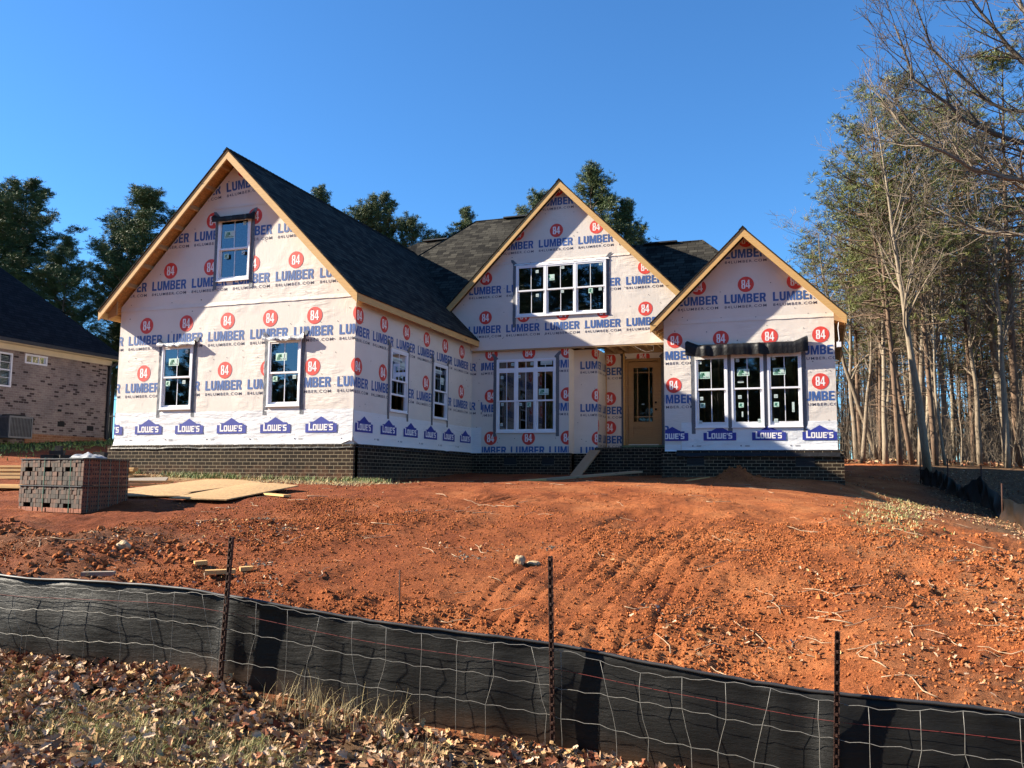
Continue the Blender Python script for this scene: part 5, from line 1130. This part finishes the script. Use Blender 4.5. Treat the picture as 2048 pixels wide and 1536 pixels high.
for x, y, zt_, k, lab, wd in cp:
    g = zg1(x, y); s = (zt_-g)/(18, 17, 16)[k]; place_tree('pine_tree', PB[k], x, y, g, (s*wd*1.08, s*wd*1.08, s), r.uniform(0, 6), lab, 'pine tree', 'pines behind the house')
# bare hardwoods by recursive growth
def grow(mb, p, d, L, rad, lev, r, up=.06, wig=.22, kids=(5, 4, 3), seg=7, kk=(7, 5, 4, 3), minr=.0045, spread=.75, tips=None):
    n = seg if lev == 0 else max(3, seg-lev*1); q = [Vector(p)]; d = Vector(d).normalized()
    for i in range(n):
        d = (d+Vector((r.uniform(-wig, wig), r.uniform(-wig, wig), r.uniform(-wig, wig)*.7+up))).normalized(); q.append(q[-1]+d*(L/n))
    mb.tube(q, [max(minr, rad*(1-.78*i/n)) for i in range(n+1)], kk[min(lev, 3)], cap=(lev == 0))
    if tips is not None and lev >= len(kids)-1: tips.append(tuple(q[-1])); tips.append(tuple(q[-2]))
    if lev >= len(kids): return
    m = kids[lev]
    for j in range(m):
        t = .22+.75*(j+r.random()*.6)/m; i = min(n-1, int(t*n)); b = q[i].lerp(q[i+1], t*n-i); ax = Vector((r.gauss(0, 1), r.gauss(0, 1), r.gauss(.15, .7))).normalized(); dd = (q[i+1]-q[i]).normalized()
        nd = (dd*(1-spread*.4)+ax*spread).normalized(); grow(mb, b, nd, L*r.uniform(.38, .62)*(1.12-t*.5), max(minr, rad*(1-.78*t)*.55), lev+1, r, up, wig, kids, seg, kk, minr, spread, tips)
def bare_proto(seed, h, kids=(9, 5, 4), barkm='bark_grey', forks=1, wig=.10, r0=None, up=.05, clear=.35):
    r = random.Random(seed); mt = MB(); mc = MB(); n = 12; q = [Vector((0, 0, 0))]; d = Vector((r.uniform(-.05, .05), r.uniform(-.05, .05), 1)).normalized()
    for i in range(n): d = (d+Vector((r.uniform(-wig, wig), r.uniform(-wig, wig), .08))).normalized(); q.append(q[-1]+d*(h/n))
    R0 = r0 or h*.011; mt.tube(q, [max(.012, R0*(1-.88*i/n)) for i in range(n+1)], 8)
    for j in range(kids[0]):
        t = clear+(1-clear)*(j+r.random())/kids[0]; t = min(t, .985); i = min(n-1, int(t*n)); b = q[i].lerp(q[i+1], t*n-i); an = r.uniform(0, 6.28); el = r.uniform(.65, 1.25)
        grow(mc, b, (math.cos(an)*math.cos(el), math.sin(an)*math.cos(el), math.sin(el)), h*.30*r.uniform(.6, 1.2)*(1.15-t*.6), R0*(1-.88*t)*.55, 1, r, up, .20, (0,)+kids[1:], 7)
    return mt.mesh('trunk', M[barkm]), mc.mesh('crown', M['bark_grey'])
BP = [bare_proto(31, 12, (20, 6, 5), 'bark_pale', wig=.035), bare_proto(32, 11, (18, 6, 5), 'bark_grey', wig=.09), bare_proto(33, 12, (20, 6, 4), 'bark_grey', wig=.05), bare_proto(34, 10, (16, 6, 4), 'bark_pale', wig=.09, r0=.075)]
SP = [bare_proto(41, 5, (10, 4, 3), 'bark_pale', r0=.035, clear=.2), bare_proto(42, 4.5, (9, 4, 3), 'bark_grey', r0=.03, clear=.15), bare_proto(43, 6, (10, 4, 3), 'bark_grey', r0=.045, clear=.2)]
VP = [pine_proto(51, 12, 2.6, .38, .42, TUFTS_S, 'needle_y', 1.25, 'bark_pine', droop=.25), pine_proto(52, 12, 2.3, .5, .38, TUFTS_S, 'needle_y', 1.25, 'bark_pine', droop=.3), pine_proto(53, 13, 2.8, .45, .42, TUFTS_S, 'needle_y', 1.3, 'bark_pine', droop=.2)]
def lean_between(b, t, h):  # tilt so that a tree of height h at b passes toward t
    d = Vector(t)-Vector(b); d.normalize(); return d
def place_lean(meshes, b, t, h0, label, cat, group, names, yaw=0, fat=1.0, name='bare_tree'):
    b = Vector(b); t = Vector(t); d = t-b; s = d.length/h0; T = bpy.data.objects.new(name, None); COL.objects.link(T); T.location = b
    q = d.to_track_quat('Z', 'Y').to_matrix() @ Matrix.Rotation(yaw, 3, 'Z'); T.rotation_euler = q.to_euler(); T.scale = (s*fat, s*fat, s); tag(T, label, cat, group)
    for nm, me in zip(names, meshes): o = bpy.data.objects.new(nm, me); COL.objects.link(o); o.parent = T
GW = 'trees of the woods at right'; TC = ('trunk', 'crown'); TLC = ('trunk', 'limbs', 'crown')
place_lean(BP[0], (12.62, 13.4, -.4), (12.05, 12.3, 10.6), 12, 'pale smooth-barked tree standing foremost at the edge of the woods', 'bare tree', GW, TC, 1, 1.05)
place_lean(VP[0], (11.99, 15.3, -.2), (11.4, 13.7, 12.4), 12, 'slim brown pine left of the pale smooth tree', 'pine tree', GW, TLC, .5, 1.0, 'pine_tree')
place_lean(VP[1], (12.43, 16.0, -.2), (10.9, 14.4, 11.2), 12, 'pine leaning left across the slim brown pine', 'pine tree', GW, TLC, 2.5, 1.05, 'pine_tree')
place_lean(VP[2], (13.12, 15.7, -.2), (12.4, 14.1, 12.6), 13, 'straight pine just right of the pale smooth tree', 'pine tree', GW, TLC, 4, 1.0, 'pine_tree')
place_lean(BP[3], (13.27, 14.7, -.2), (13.1, 13.7, 8.6), 10, 'thin crooked grey tree right of the straight pine', 'bare tree', GW, TC, 2, .8)
place_lean(BP[1], (11.5, 18.3, -.1), (9.9, 17.0, 8.5), 11, 'forked tree bending left close to the right wing corner', 'bare tree', GW, TC, 2, 1.1)
place_lean(VP[2], (15.9, 17.7, -.3), (15.8, 16.2, 14.0), 13, 'thick straight pine near the right edge of the view', 'pine tree', GW, TLC, 1, 1.35, 'pine_tree')
place_lean(VP[1], (14.93, 18.5, -.2), (14.1, 17.0, 12.5), 12, 'dark-limbed pine between the straight pine and the right edge', 'pine tree', GW, TLC, 3, 1.1, 'pine_tree')
place_lean(BP[2], (16.2, 20.9, -.2), (16.1, 19.6, 13.5), 12, 'tall grey hardwood behind the thick pine at right', 'bare tree', GW, TC, 3, 1.2)
place_lean(VP[0], (9.9, 21.5, -.1), (9.4, 21, 9.3), 12, 'low feathery pine whose tip shows beyond the right wing roof', 'pine tree', GW, TLC, 3, 1.25, 'pine_tree')
place_lean(VP[2], (11.0, 20.5, -.1), (10.8, 20, 11.3), 13, 'feathery pine left of the leaning trunks above the right roof', 'pine tree', GW, TLC, 5, 1.2, 'pine_tree')
r = random.Random(78)
for i, (x, y, h) in enumerate(((10.9, 16.9, .72), (11.6, 16.2, .8), (12.9, 16.9, .85), (12.7, 15.9, .9), (14.6, 16.8, .8), (15.3, 16.1, .85), (16.6, 17.0, .9), (17.4, 16.4, 1.0), (13.4, 18.2, .9), (18.3, 18.0, 1.0))):
    place_tree('bare_tree', BP[(i*3+1) % 4], x, y, zg1(x, y)-.1, h, r.uniform(0, 6), 'slender bare hardwood standing in the front rank of the woods', 'bare tree', 'slender bare hardwoods of the front rank', TC, tilt=(r.uniform(-.05, .05), r.uniform(-.05, .05)))
r = random.Random(77)
for i in range(62):
    x = r.uniform(10.5, 25); y = r.uniform(17, 44); 
    if x < 9.5+.06*y: x += 2.5
    k = i % 7; g = zg1(x, y)-.1
    if k in (0, 2, 5): place_tree('pine_tree', VP[i % 3], x, y, g, r.uniform(.75, 1.08), r.uniform(0, 6), 'slender pine deeper in the crowded woods at right', 'pine tree', 'slender pines deeper in the woods', tilt=(r.uniform(-.05, .05), r.uniform(-.05, .05)))
    else: place_tree('bare_tree', BP[i % 4], x, y, g, r.uniform(.75, 1.25), r.uniform(0, 6), 'bare grey hardwood deeper in the crowded woods at right', 'bare tree', 'bare hardwoods deeper in the woods', TC, tilt=(r.uniform(-.07, .07), r.uniform(-.07, .07)))
for i in range(46):
    x = r.uniform(10.8, 22); y = r.uniform(16.6, 25); g = zg1(x, y)-.05
    place_tree('sapling', SP[i % 3], x, y, g, r.uniform(.5, 1.05), r.uniform(0, 6), 'thin leafless sapling in the undergrowth at the edge of the woods', 'sapling', 'saplings at the edge of the woods', TC, tilt=(r.uniform(-.12, .12), r.uniform(-.12, .12)))
# big overhanging tree at the right edge
def overhang():
    T = thing('bare_tree', 'big bare tree outside the right edge, its long limbs sweeping in overhead', 'bare tree', (15.5, 5.9, -1.0)); r = random.Random(6)
    mt = MB(); tr = [(15.6, 5.95, -2.8), (15.55, 5.92, -1.2), (15.45, 5.7, 1.5), (15.25, 5.4, 3.6), (15.3, 5.2, 5.6), (15.2, 5.0, 7.5), (15.0, 4.9, 10), (14.8, 4.7, 12.5)]; mt.tube(tr, [.28, .24, .20, .18, .15, .12, .08, .03], 10); mt.build('trunk', M['bark_grey'], T)
    limbs = [([(15.25, 5.4, 3.9), (14.6, 4.9, 5.9), (13.88, 4.5, 6.62), (12.68, 4.03, 7.15), (11.67, 3.57, 8.0), (11.29, 3.3, 9.2)], .085, 'bark_dark'), ([(15.2, 5.3, 3.6), (14.5, 4.4, 4.9), (13.63, 3.48, 5.5), (12.68, 3.12, 5.75), (11.71, 2.72, 6.2), (11.05, 2.4, 6.95)], .075, 'bark_grey'),
             ([(15.28, 5.3, 5.0), (14.3, 5.1, 5.9), (12.9, 5.0, 6.35), (11.9, 4.7, 7.2), (11.02, 4.39, 8.3)], .07, 'bark_dark'), ([(15.2, 5.1, 6.6), (14.5, 4.7, 7.9), (13.6, 4.3, 8.9), (12.9, 4.0, 9.9), (12.2, 3.8, 10.9)], .065, 'bark_dark'), ([(15.2, 5.0, 7.2), (14.6, 4.9, 8.6), (14.0, 4.7, 10.2), (13.2, 4.6, 11.4)], .06, 'bark_grey'), ([(15.3, 5.3, 4.4), (14.4, 5.6, 4.9), (13.2, 5.6, 5.0), (12.2, 5.3, 5.6)], .05, 'bark_grey'), ([(15.2, 5.1, 6.0), (14.3, 4.6, 7.2), (13.2, 4.5, 7.7), (12.1, 4.2, 8.9), (11.8, 4.0, 10)], .055, 'bark_dark')]
    for pts, rad, bk in limbs:
        mb = MB(); P_ = [Vector(p) for p in pts]; Q = []
        for i in range(len(P_)-1):
            for t in (0, .33, .66): Q.append(P_[i].lerp(P_[i+1], t)+Vector((r.uniform(-.05, .05), r.uniform(-.05, .05), r.uniform(-.05, .05))))
        Q.append(P_[-1]); n = len(Q); mb.tube(Q, [max(.008, rad*(1-.85*i/n)) for i in range(n)], 7)
        for i in range(3, n):
            for _ in range(2):
                dd = (Q[i]-Q[i-1]).normalized(); ax = Vector((r.gauss(-.3, .8), r.gauss(0, .8), r.gauss(.5, .7))).normalized(); grow(mb, Q[i], (dd+ax*.9), r.uniform(.9, 2.0)*(1.2-.5*i/n), max(.006, rad*(1-.85*i/n)*.5), 1, r, .05, .2, (0, 5, 3), 7)
        mb.build('limb', M[bk], T)
overhang()
def overpine():
    r = random.Random(9); T = thing('pine_tree', 'dark pine bough hanging in at the top right corner among bare limbs', 'pine tree', (17.5, 8, -1)); mb = MB(); mb.tube([(17.5, 8, -3), (17.3, 7.9, 6), (17.2, 7.8, 13), (17.2, 7.8, 17)], [.25, .2, .12, .04], 8); mb.build('trunk', M['bark_pine'], T); mb = MB(); P = []
    for (a, b) in (((17.2, 7.8, 12.5), (13.5, 6.6, 12.4)), ((17.2, 7.8, 11.3), (14.4, 6.5, 10.6)), ((17.2, 7.8, 13.6), (14.0, 6.9, 13.8)), ((17.3, 7.9, 8.2), (14.6, 6.9, 8.2)), ((17.3, 7.9, 9.4), (15.1, 7.2, 9.8))):
        a, b = Vector(a), Vector(b); q = [a.lerp(b, t)+Vector((0, 0, .25*math.sin(t*4)+r.uniform(-.05, .05))) for t in np.linspace(0, 1, 9)]; mb.tube(q, [.05*(1-.09*i) for i in range(9)], 5)
        for i in range(3, 9):
            for _ in range(4):
                e = q[i]+Vector((r.gauss(-.25, .45), r.gauss(0, .45), r.gauss(0, .25))); mb.tube([q[i], e], [.010, .004], 3, cap=False)
                for j in range(7): P.append(tuple(q[i].lerp(e, (j+2)/8)+Vector((r.gauss(0, .07), r.gauss(0, .07), r.gauss(0, .05)))))
    mb.build('limbs', M['bark_pine'], T); o = link('crown', tufts_mesh('crown', P, .8, TUFTS, M['needle'], 3), T)
overpine()
# trees across the street behind the viewer (they show in the window glass)
for i, (x, y, s, k) in enumerate(((-18, -36, 1.15, 0), (-11.5, -37, 1.32, 1), (-6.5, -35, 1.08, 2), (-1, -38, 1.2, 0), (-24, -40, .75, 1), (-14, -52, .85, 0), (-8, -50, .78, 1), (-3, -54, .9, 2), (2, -49, .75, 0), (7, -52, .85, 1), (12, -50, .8, 2), (17, -53, .9, 0), (-20, -55, .62, 1), (-26, -50, .5, 2), (22, -48, .8, 1), (5, -58, .95, 2), (-11, -58, .9, 1))):
    place_tree('pine_tree', PB[k], x, y, -2.4, (s*1.3, s*1.3, s), i*1.3, 'dark pine in the row added behind the viewer to block low sky glow, also reflected in the window glass', 'pine tree', 'pines across the street')
for i in range(26):  # row added to shut out low sky glow; it also reflects in glass
    x = -62+i*5.2; s_ = (.86, .98, .74, .92)[i % 4] if x < -24 else .9
    place_tree('pine_tree', PB[(i*2) % 3], x, -60-(i % 3)*3, -2.4, (s_*1.7, s_*1.7, s_), i*1.9, 'dark pine in the row added behind the viewer to block low sky glow, also reflected in the window glass', 'pine tree', 'pines across the street')
for i in range(9): place_tree('bare_tree', BP[i % 4], -16+i*4.3, -44-(i % 3)*2, -2.4, .9+.1*(i % 3), i*2., 'bare hardwood across the street, seen only reflected in the window glass', 'bare tree', 'hardwoods across the street', TC)

# ================================================================== GROUND COVER
rg = np.random.default_rng(10)
def leaf_proto(rng):
    # lobed oak leaf folded along its midrib and curled
    L = 1.0; n = 5; prof = [.05, .28, .16, .36, .20, .30, .06]; k = len(prof); V = []; c1 = rng.uniform(-.9, 1.4); c2 = rng.uniform(.2, 1.2); tw = rng.uniform(-.6, .6)
    for i, w_ in enumerate(prof):
        t = i/(k-1); y = (t-.5)*L
        for s in (-1, 0, 1):
            w2 = w_*(1+.15*rng.uniform(-1, 1)); x = s*w2; z = c2*abs(s)*w2*.8+c1*(t-.5)**2*.8+tw*s*w2*(t-.5); V.append((x, y, z))
    F = [(i*3+j, i*3+j+1, (i+1)*3+j+1, (i+1)*3+j) for i in range(k-1) for j in (0, 1)]
    return np.array(V), np.array(F)
LEAVES = [leaf_proto(rg) for _ in range(14)]
LM = [M['leaf_a'], M['leaf_b'], M['leaf_c'], M['leaf_d'], M['leaf_e']]
def leaf_field(name, label, x, y, lo, hi, lift, seed, pal=(.32, .22, .2, .08, .18), tilt=.55):
    rng = np.random.default_rng(seed); n = len(x); z = zg(x, y)+rng.uniform(0, lift, n); R = rot_mats(rng.uniform(0, 6.28, n), rng.normal(0, tilt, n), rng.normal(0, tilt, n)); sc = rng.uniform(lo, hi, n)
    V, F, I = scatter(LEAVES, np.stack([x, y, z+sc*.15], 1), R, sc, rng); mi = rng.choice(5, n, p=pal)[I]
    tag(link(name, np_mesh(name, V, F, mi, LM)), label, 'leaves', kind='stuff')
def region(n, x0, x1, y0, y1, f, seed):
    rng = np.random.default_rng(seed); x = rng.uniform(x0, x1, n); y = rng.uniform(y0, y1, n); k = f(x, y) > rng.random(n); return x[k], y[k]
x, y = region(44000, 2.0, 10.5, -13.4, -11.22, lambda x, y: (.25+.75*sstep(.35, .6, vnoise(x*1.8, y*1.8, 41)))*(.55+.45*sstep(-12.1, -11.4, y)), 1)
leaf_field('fallen_leaves', 'curled brown oak leaves heaped in front of the silt fence', x, y, .026, .082, .05, 2, (.29, .17, .25, .09, .20))
x, y = region(4200, 1.5, 11.5, -11.1, -7.0, lambda x, y: sstep(.55, .72, vnoise(x*1.5, y*1.5, 43)+.18*sstep(9.6, 11, x)+.20*(1-sstep(2.6, 4.2, x))*(1-sstep(-8.8, -8, y))-.12*sstep(4.5, 5.5, x)*(1-sstep(8.8, 9.8, x))), 3)
leaf_field('fallen_leaves', 'pale leaves caught in patches in the churned soil of the bank', x, y, .018, .052, .015, 4, (.32, .14, .20, .08, .26))
x, y = region(13000, 9.8, 16, -8, 14, lambda x, y: .02+.95*sstep(.45, .7, vnoise(x*.9, y*.9, 44)+.5*sstep(11.5, 13, x)+.1*(1-sstep(-6, -2, y))-.2*(1-sstep(10.2, 11.2, x))), 5)
leaf_field('fallen_leaves', 'leaf litter spread down the slope beside the woods', x, y, .022, .055, .02, 6, (.38, .24, .06, .14, .18))
x, y = region(9000, 9, 26, 15.5, 32, lambda x, y: .9*sstep(15.6, 17.6, y), 7)
leaf_field('fallen_leaves', 'brown leaf litter on the floor of the woods', x, y, .08, .20, .05, 8, (.3, .25, .15, .15, .15))
# clods of clay
def clod_proto(rng):
    v = [(1,0,0),(-1,0,0),(0,1,0),(0,-1,0),(0,0,1),(0,0,-1),(.6,.6,.6),(-.6,.6,.5),(.6,-.6,.5),(-.6,-.6,.6)]; bm = bmesh.new()
    for p in v: bm.verts.new(Vector(p)*float(rng.uniform(.7, 1.2)))
    bmesh.ops.convex_hull(bm, input=bm.verts[:]); bmesh.ops.triangulate(bm, faces=bm.faces[:]); V = np.array([q.co[:] for q in bm.verts]); bm.verts.index_update(); F = np.array([[q.index for q in f.verts] for f in bm.faces]); bm.free(); return V, F
CL = [clod_proto(rg) for _ in range(8)]
def clods(label, n, x0, x1, y0, y1, f, lo, hi, seed, m='clod', name='soil_clods', cat='soil'):
    x, y = region(n, x0, x1, y0, y1, f, seed); rng = np.random.default_rng(seed+1); k = len(x); sc = lo+(hi-lo)*rng.random(k)**3; z = zg(x, y)+sc*.3
    V, F, I = scatter(CL, np.stack([x, y, z], 1), rot_mats(rng.uniform(0, 6, k), rng.uniform(0, 3, k), rng.uniform(0, 3, k)), sc, rng); tag(link(name, np_mesh(name, V, F, mats=[M[m]])), label, cat, kind='stuff')
clods('loose crumbs and clods of red clay on the bank', 130000, 1.0, 11.6, -11.0, -4.5, lambda x, y: .22+.78*sstep(.42, .68, vnoise(x*.8, y*.8, 7))*(1)+.3*sstep(9, 10.5, x), .003, .017, 20)
clods('scattered clay lumps on the upper bank and yard', 9000, -5, 12, -6, 4.5, lambda x, y: .3+.7*sstep(.5, .7, vnoise(x*.8, y*.8, 7)), .004, .022, 22)
clods('larger clods heaped in the churned soil at left and right', 1500, -.8, 3.4, -10.4, -8.2, lambda x, y: sstep(.4, .6, vnoise(x*1.6, y*1.6, 9)), .012, .045, 24)
clods('larger clods near the right end of the fence', 1400, 9.4, 12.5, -10.8, -3, lambda x, y: sstep(.4, .6, vnoise(x*1.6, y*1.6, 10)), .01, .04, 26)
clods('clods of the small dirt mound in front of the right wing', 500, 7.0, 8.4, 4.0, 5.2, lambda x, y: np.exp(-((x-7.6)**2+(y-4.5)**2)/.15), .015, .05, 28)
for i, (cx, cy, rr) in enumerate(((4.15, -5.59, .3), (3.36, -7.4, .22), (5.92, -7.75, .28), (4.08, -8.88, .25), (2.6, -6.8, .2), (6.6, -6.9, .2), (4.7, -9.6, .2))):
    clods('small spill of grey gravel and dried mortar on the bank', 260, cx-rr, cx+rr, cy-rr, cy+rr, lambda x, y: np.exp(-((x-cx)**2+(y-cy)**2)/(rr*rr*.35))*1., .004, .016, 60+i, 'chips', 'gravel_spill', 'gravel')
# blades of grass
def blades(name, label, x, y, h0, h1, seed, mats, bend=.6, w_=.004, tuft=1, rad=.02):
    rng = np.random.default_rng(seed); x = np.repeat(x, tuft)+rng.normal(0, rad, len(x)*tuft); y = np.repeat(y, tuft)+rng.normal(0, rad, len(y)*tuft); n = len(x); z = zg(x, y)-.005; h = rng.uniform(h0, h1, n); an = rng.uniform(0, 6.28, n); bd = rng.uniform(.1, 1, n)*bend
    dx, dy = np.cos(an), np.sin(an); px, py = -dy*w_, dx*w_; pts = []
    for t, wd in ((0, 1), (.4, .8), (.75, .5), (1, .1)):
        ox = dx*h*bd*t*t; oy = dy*h*bd*t*t; oz = h*t*(1-.35*bd*t); pts += [np.stack([x+ox-px*wd, y+oy-py*wd, z+oz], 1), np.stack([x+ox+px*wd, y+oy+py*wd, z+oz], 1)]
    V = np.stack(pts, 1).reshape(-1, 3); base = np.arange(n)[:, None, None]*8; F = (base+np.array([[0, 1, 3, 2], [2, 3, 5, 4], [4, 5, 7, 6]])[None]).reshape(-1, 4)
    mi = np.repeat(rng.integers(0, len(mats), n), 3); tag(link(name, np_mesh(name, V, F, mi, [M[m] for m in mats])), label, 'grass', kind='stuff')
x, y = region(8200, 2.2, 10, -13.2, -11.3, lambda x, y: sstep(.42, .58, vnoise(x*2.0+3, y*2.0, 51))*(1-.6*sstep(-11.9, -11.4, y)), 30)
blades('grass', 'green and straw coloured grass blades growing through the fallen leaves', x, y, .03, .095, 31, ['grass_y', 'straw', 'straw'], 1.1, .0020, 9, .035)
x, y = region(34, 6.0, 6.9, -11.5, -11.28, lambda x, y: .9+0*x, 32)
blades('dry_weeds', 'tangle of dry straw weeds against the silt fence right of the first post', x, y, .10, .34, 33, ['straw'], .9, .0018, 9, .04)
x, y = region(16, 7.05, 7.3, -11.9, -11.5, lambda x, y: .9+0*x, 34)
blades('dry_weeds', 'tuft of dry orange grass standing in the leaves between the first two posts', x, y, .06, .20, 35, ['straw', 'leaf_a'], .6, .002, 10, .03)
x, y = region(2600, -6.4, 1.0, -.75, -.08, lambda x, y: sstep(.35, .6, vnoise(x*1.7, y*1.7, 52))*sstep(-.7, -.3, y), 36)
blades('grass', 'strip of green weeds along the foot of the left wing brickwork', x, y, .04, .16, 37, ['grassblade', 'grassblade', 'straw'], .8, .006, 4, .04)
x, y = region(4200, -6.4, 1.6, -1.7, -.1, lambda x, y: .8*sstep(.3, .6, vnoise(x*1.1, y*2.7, 53)), 38)
blades('straw', 'scattered straw mulch on the soil in front of the left wing', x, y, .03, .09, 39, ['straw'], 2.2, .006, 2, .05)
x, y = region(5200, 9.3, 12.6, -5, 6, lambda x, y: .9*np.exp(-((x-(10.75+.10*y))/.42)**2)*sstep(.25, .6, vnoise(x*2, y*2, 54)), 40)
blades('straw', 'band of straw mulch running down the slope right of the right wing', x, y, .03, .10, 41, ['straw', 'straw', 'grassblade'], 2.2, .007, 2, .05)
x, y = region(16000, -34, -8, -4, 26, lambda x, y: (1-sstep(-13.5, -10.5, x))*sstep(-3, 1, y)*.9, 42)
blades('lawn', 'short dark lawn in front of the pale brick house', x, y, .05, .12, 43, ['grassblade'], .8, .02, 2, .12)
# twigs
def twigs(label, n, x0, x1, y0, y1, f, l0, l1, seed, m='stick', name='twigs', rad=.004):
    x, y = region(n, x0, x1, y0, y1, f, seed); r = random.Random(seed); mb = MB()
    for a, b in zip(x, y):
        L = r.uniform(l0, l1); an = r.uniform(0, 3.14); q = []
        for k in range(5):
            t = k/4-.5; px = a+math.cos(an+.3*math.sin(k+a*9))*L*t; py = b+math.sin(an)*L*t+.04*L*r.uniform(-1, 1); q.append((px, py))
        zz = zg(np.array([p[0] for p in q]), np.array([p[1] for p in q])); mb.tube([(p[0], p[1], float(z)+.008+.02*L*r.random()) for p, z in zip(q, zz)], [rad*L/.3*(1.2-.15*k) for k in range(5)], 4)
    tag(mb.build(name, M[m]), label, 'twigs', kind='stuff')
twigs('dead twigs and roots scattered over the clay bank', 260, 1.2, 11.4, -10.9, -4.5, lambda x, y: .35+.65*sstep(.45, .7, vnoise(x*.9, y*.9, 61)), .10, .42, 70)
twigs('sticks lying on the soil higher up the yard', 120, -4, 12, -5, 4, lambda x, y: .6+0*x, .12, .5, 72)
twigs('pale splintered roots lying in the soil near the right end of the fence', 46, 8.4, 11, -10.6, -7, lambda x, y: .9+0*x, .15, .45, 74, 'stick', 'twigs', .0035)
twigs('twigs among the leaves in front of the silt fence', 130, 2.5, 10, -13.2, -11.3, lambda x, y: .9+0*x, .08, .3, 76, 'stick', 'twigs', .003)
x, y = region(900, 10.5, 22, 16.2, 23, lambda x, y: .7+0*x, 80); r = random.Random(5); mb = MB()
for a, b in zip(x, y):
    g = zg1(a, b); L = r.uniform(.5, 2.2); d = Vector((r.uniform(-.5, .5), r.uniform(-.5, .5), 1)).normalized(); q = [Vector((a, b, g-.05))]
    for k in range(4): d = (d+Vector((r.uniform(-.3, .3), r.uniform(-.3, .3), .05))).normalized(); q.append(q[-1]+d*L/4)
    mb.tube(q, [.009, .008, .006, .005, .003], 3, cap=False)
    for k in (1, 2, 3): e = q[k]+Vector((r.uniform(-.4, .4), r.uniform(-.4, .4), r.uniform(.1, .5)))*(L/2); mb.tube([q[k], e], [.005, .003], 3, cap=False)
tag(mb.build('undergrowth', M['bark_grey']), 'tangle of thin leafless brush along the edge of the woods', 'undergrowth', kind='stuff')

r = random.Random(15); mb = MB()
for i in range(2000):
    a = r.uniform(6, 62); b = r.uniform(30, 72); g = zg1(a, b) if i % 10 == 0 else -.2; h = r.uniform(4, 11); q = [Vector((a, b, g-.3))]; d = Vector((r.uniform(-.08, .08), r.uniform(-.08, .08), 1))
    for k in range(4): d = (d+Vector((r.uniform(-.08, .08), r.uniform(-.08, .08), 0))).normalized(); q.append(q[-1]+d*h/4)
    R0 = r.uniform(.03, .11); mb.tube(q, [R0, R0*.85, R0*.7, R0*.5, .01], 3, cap=False)
    for k in range(9):
        p0 = q[1+k % 3].lerp(q[2+k % 3], r.random()); e = p0+Vector((r.uniform(-1, 1), r.uniform(-1, 1), r.uniform(.1, 1.3)))*r.uniform(.5, 1.6); mb.tube([p0, p0.lerp(e, .5)+Vector((0, 0, -.1)), e], [.022, .015, .006], 3, cap=False)
tag(mb.build('far_woods', M['bark_dark'], fixn=False), 'mass of thin bare stems far back in the woods', 'woods', kind='stuff')
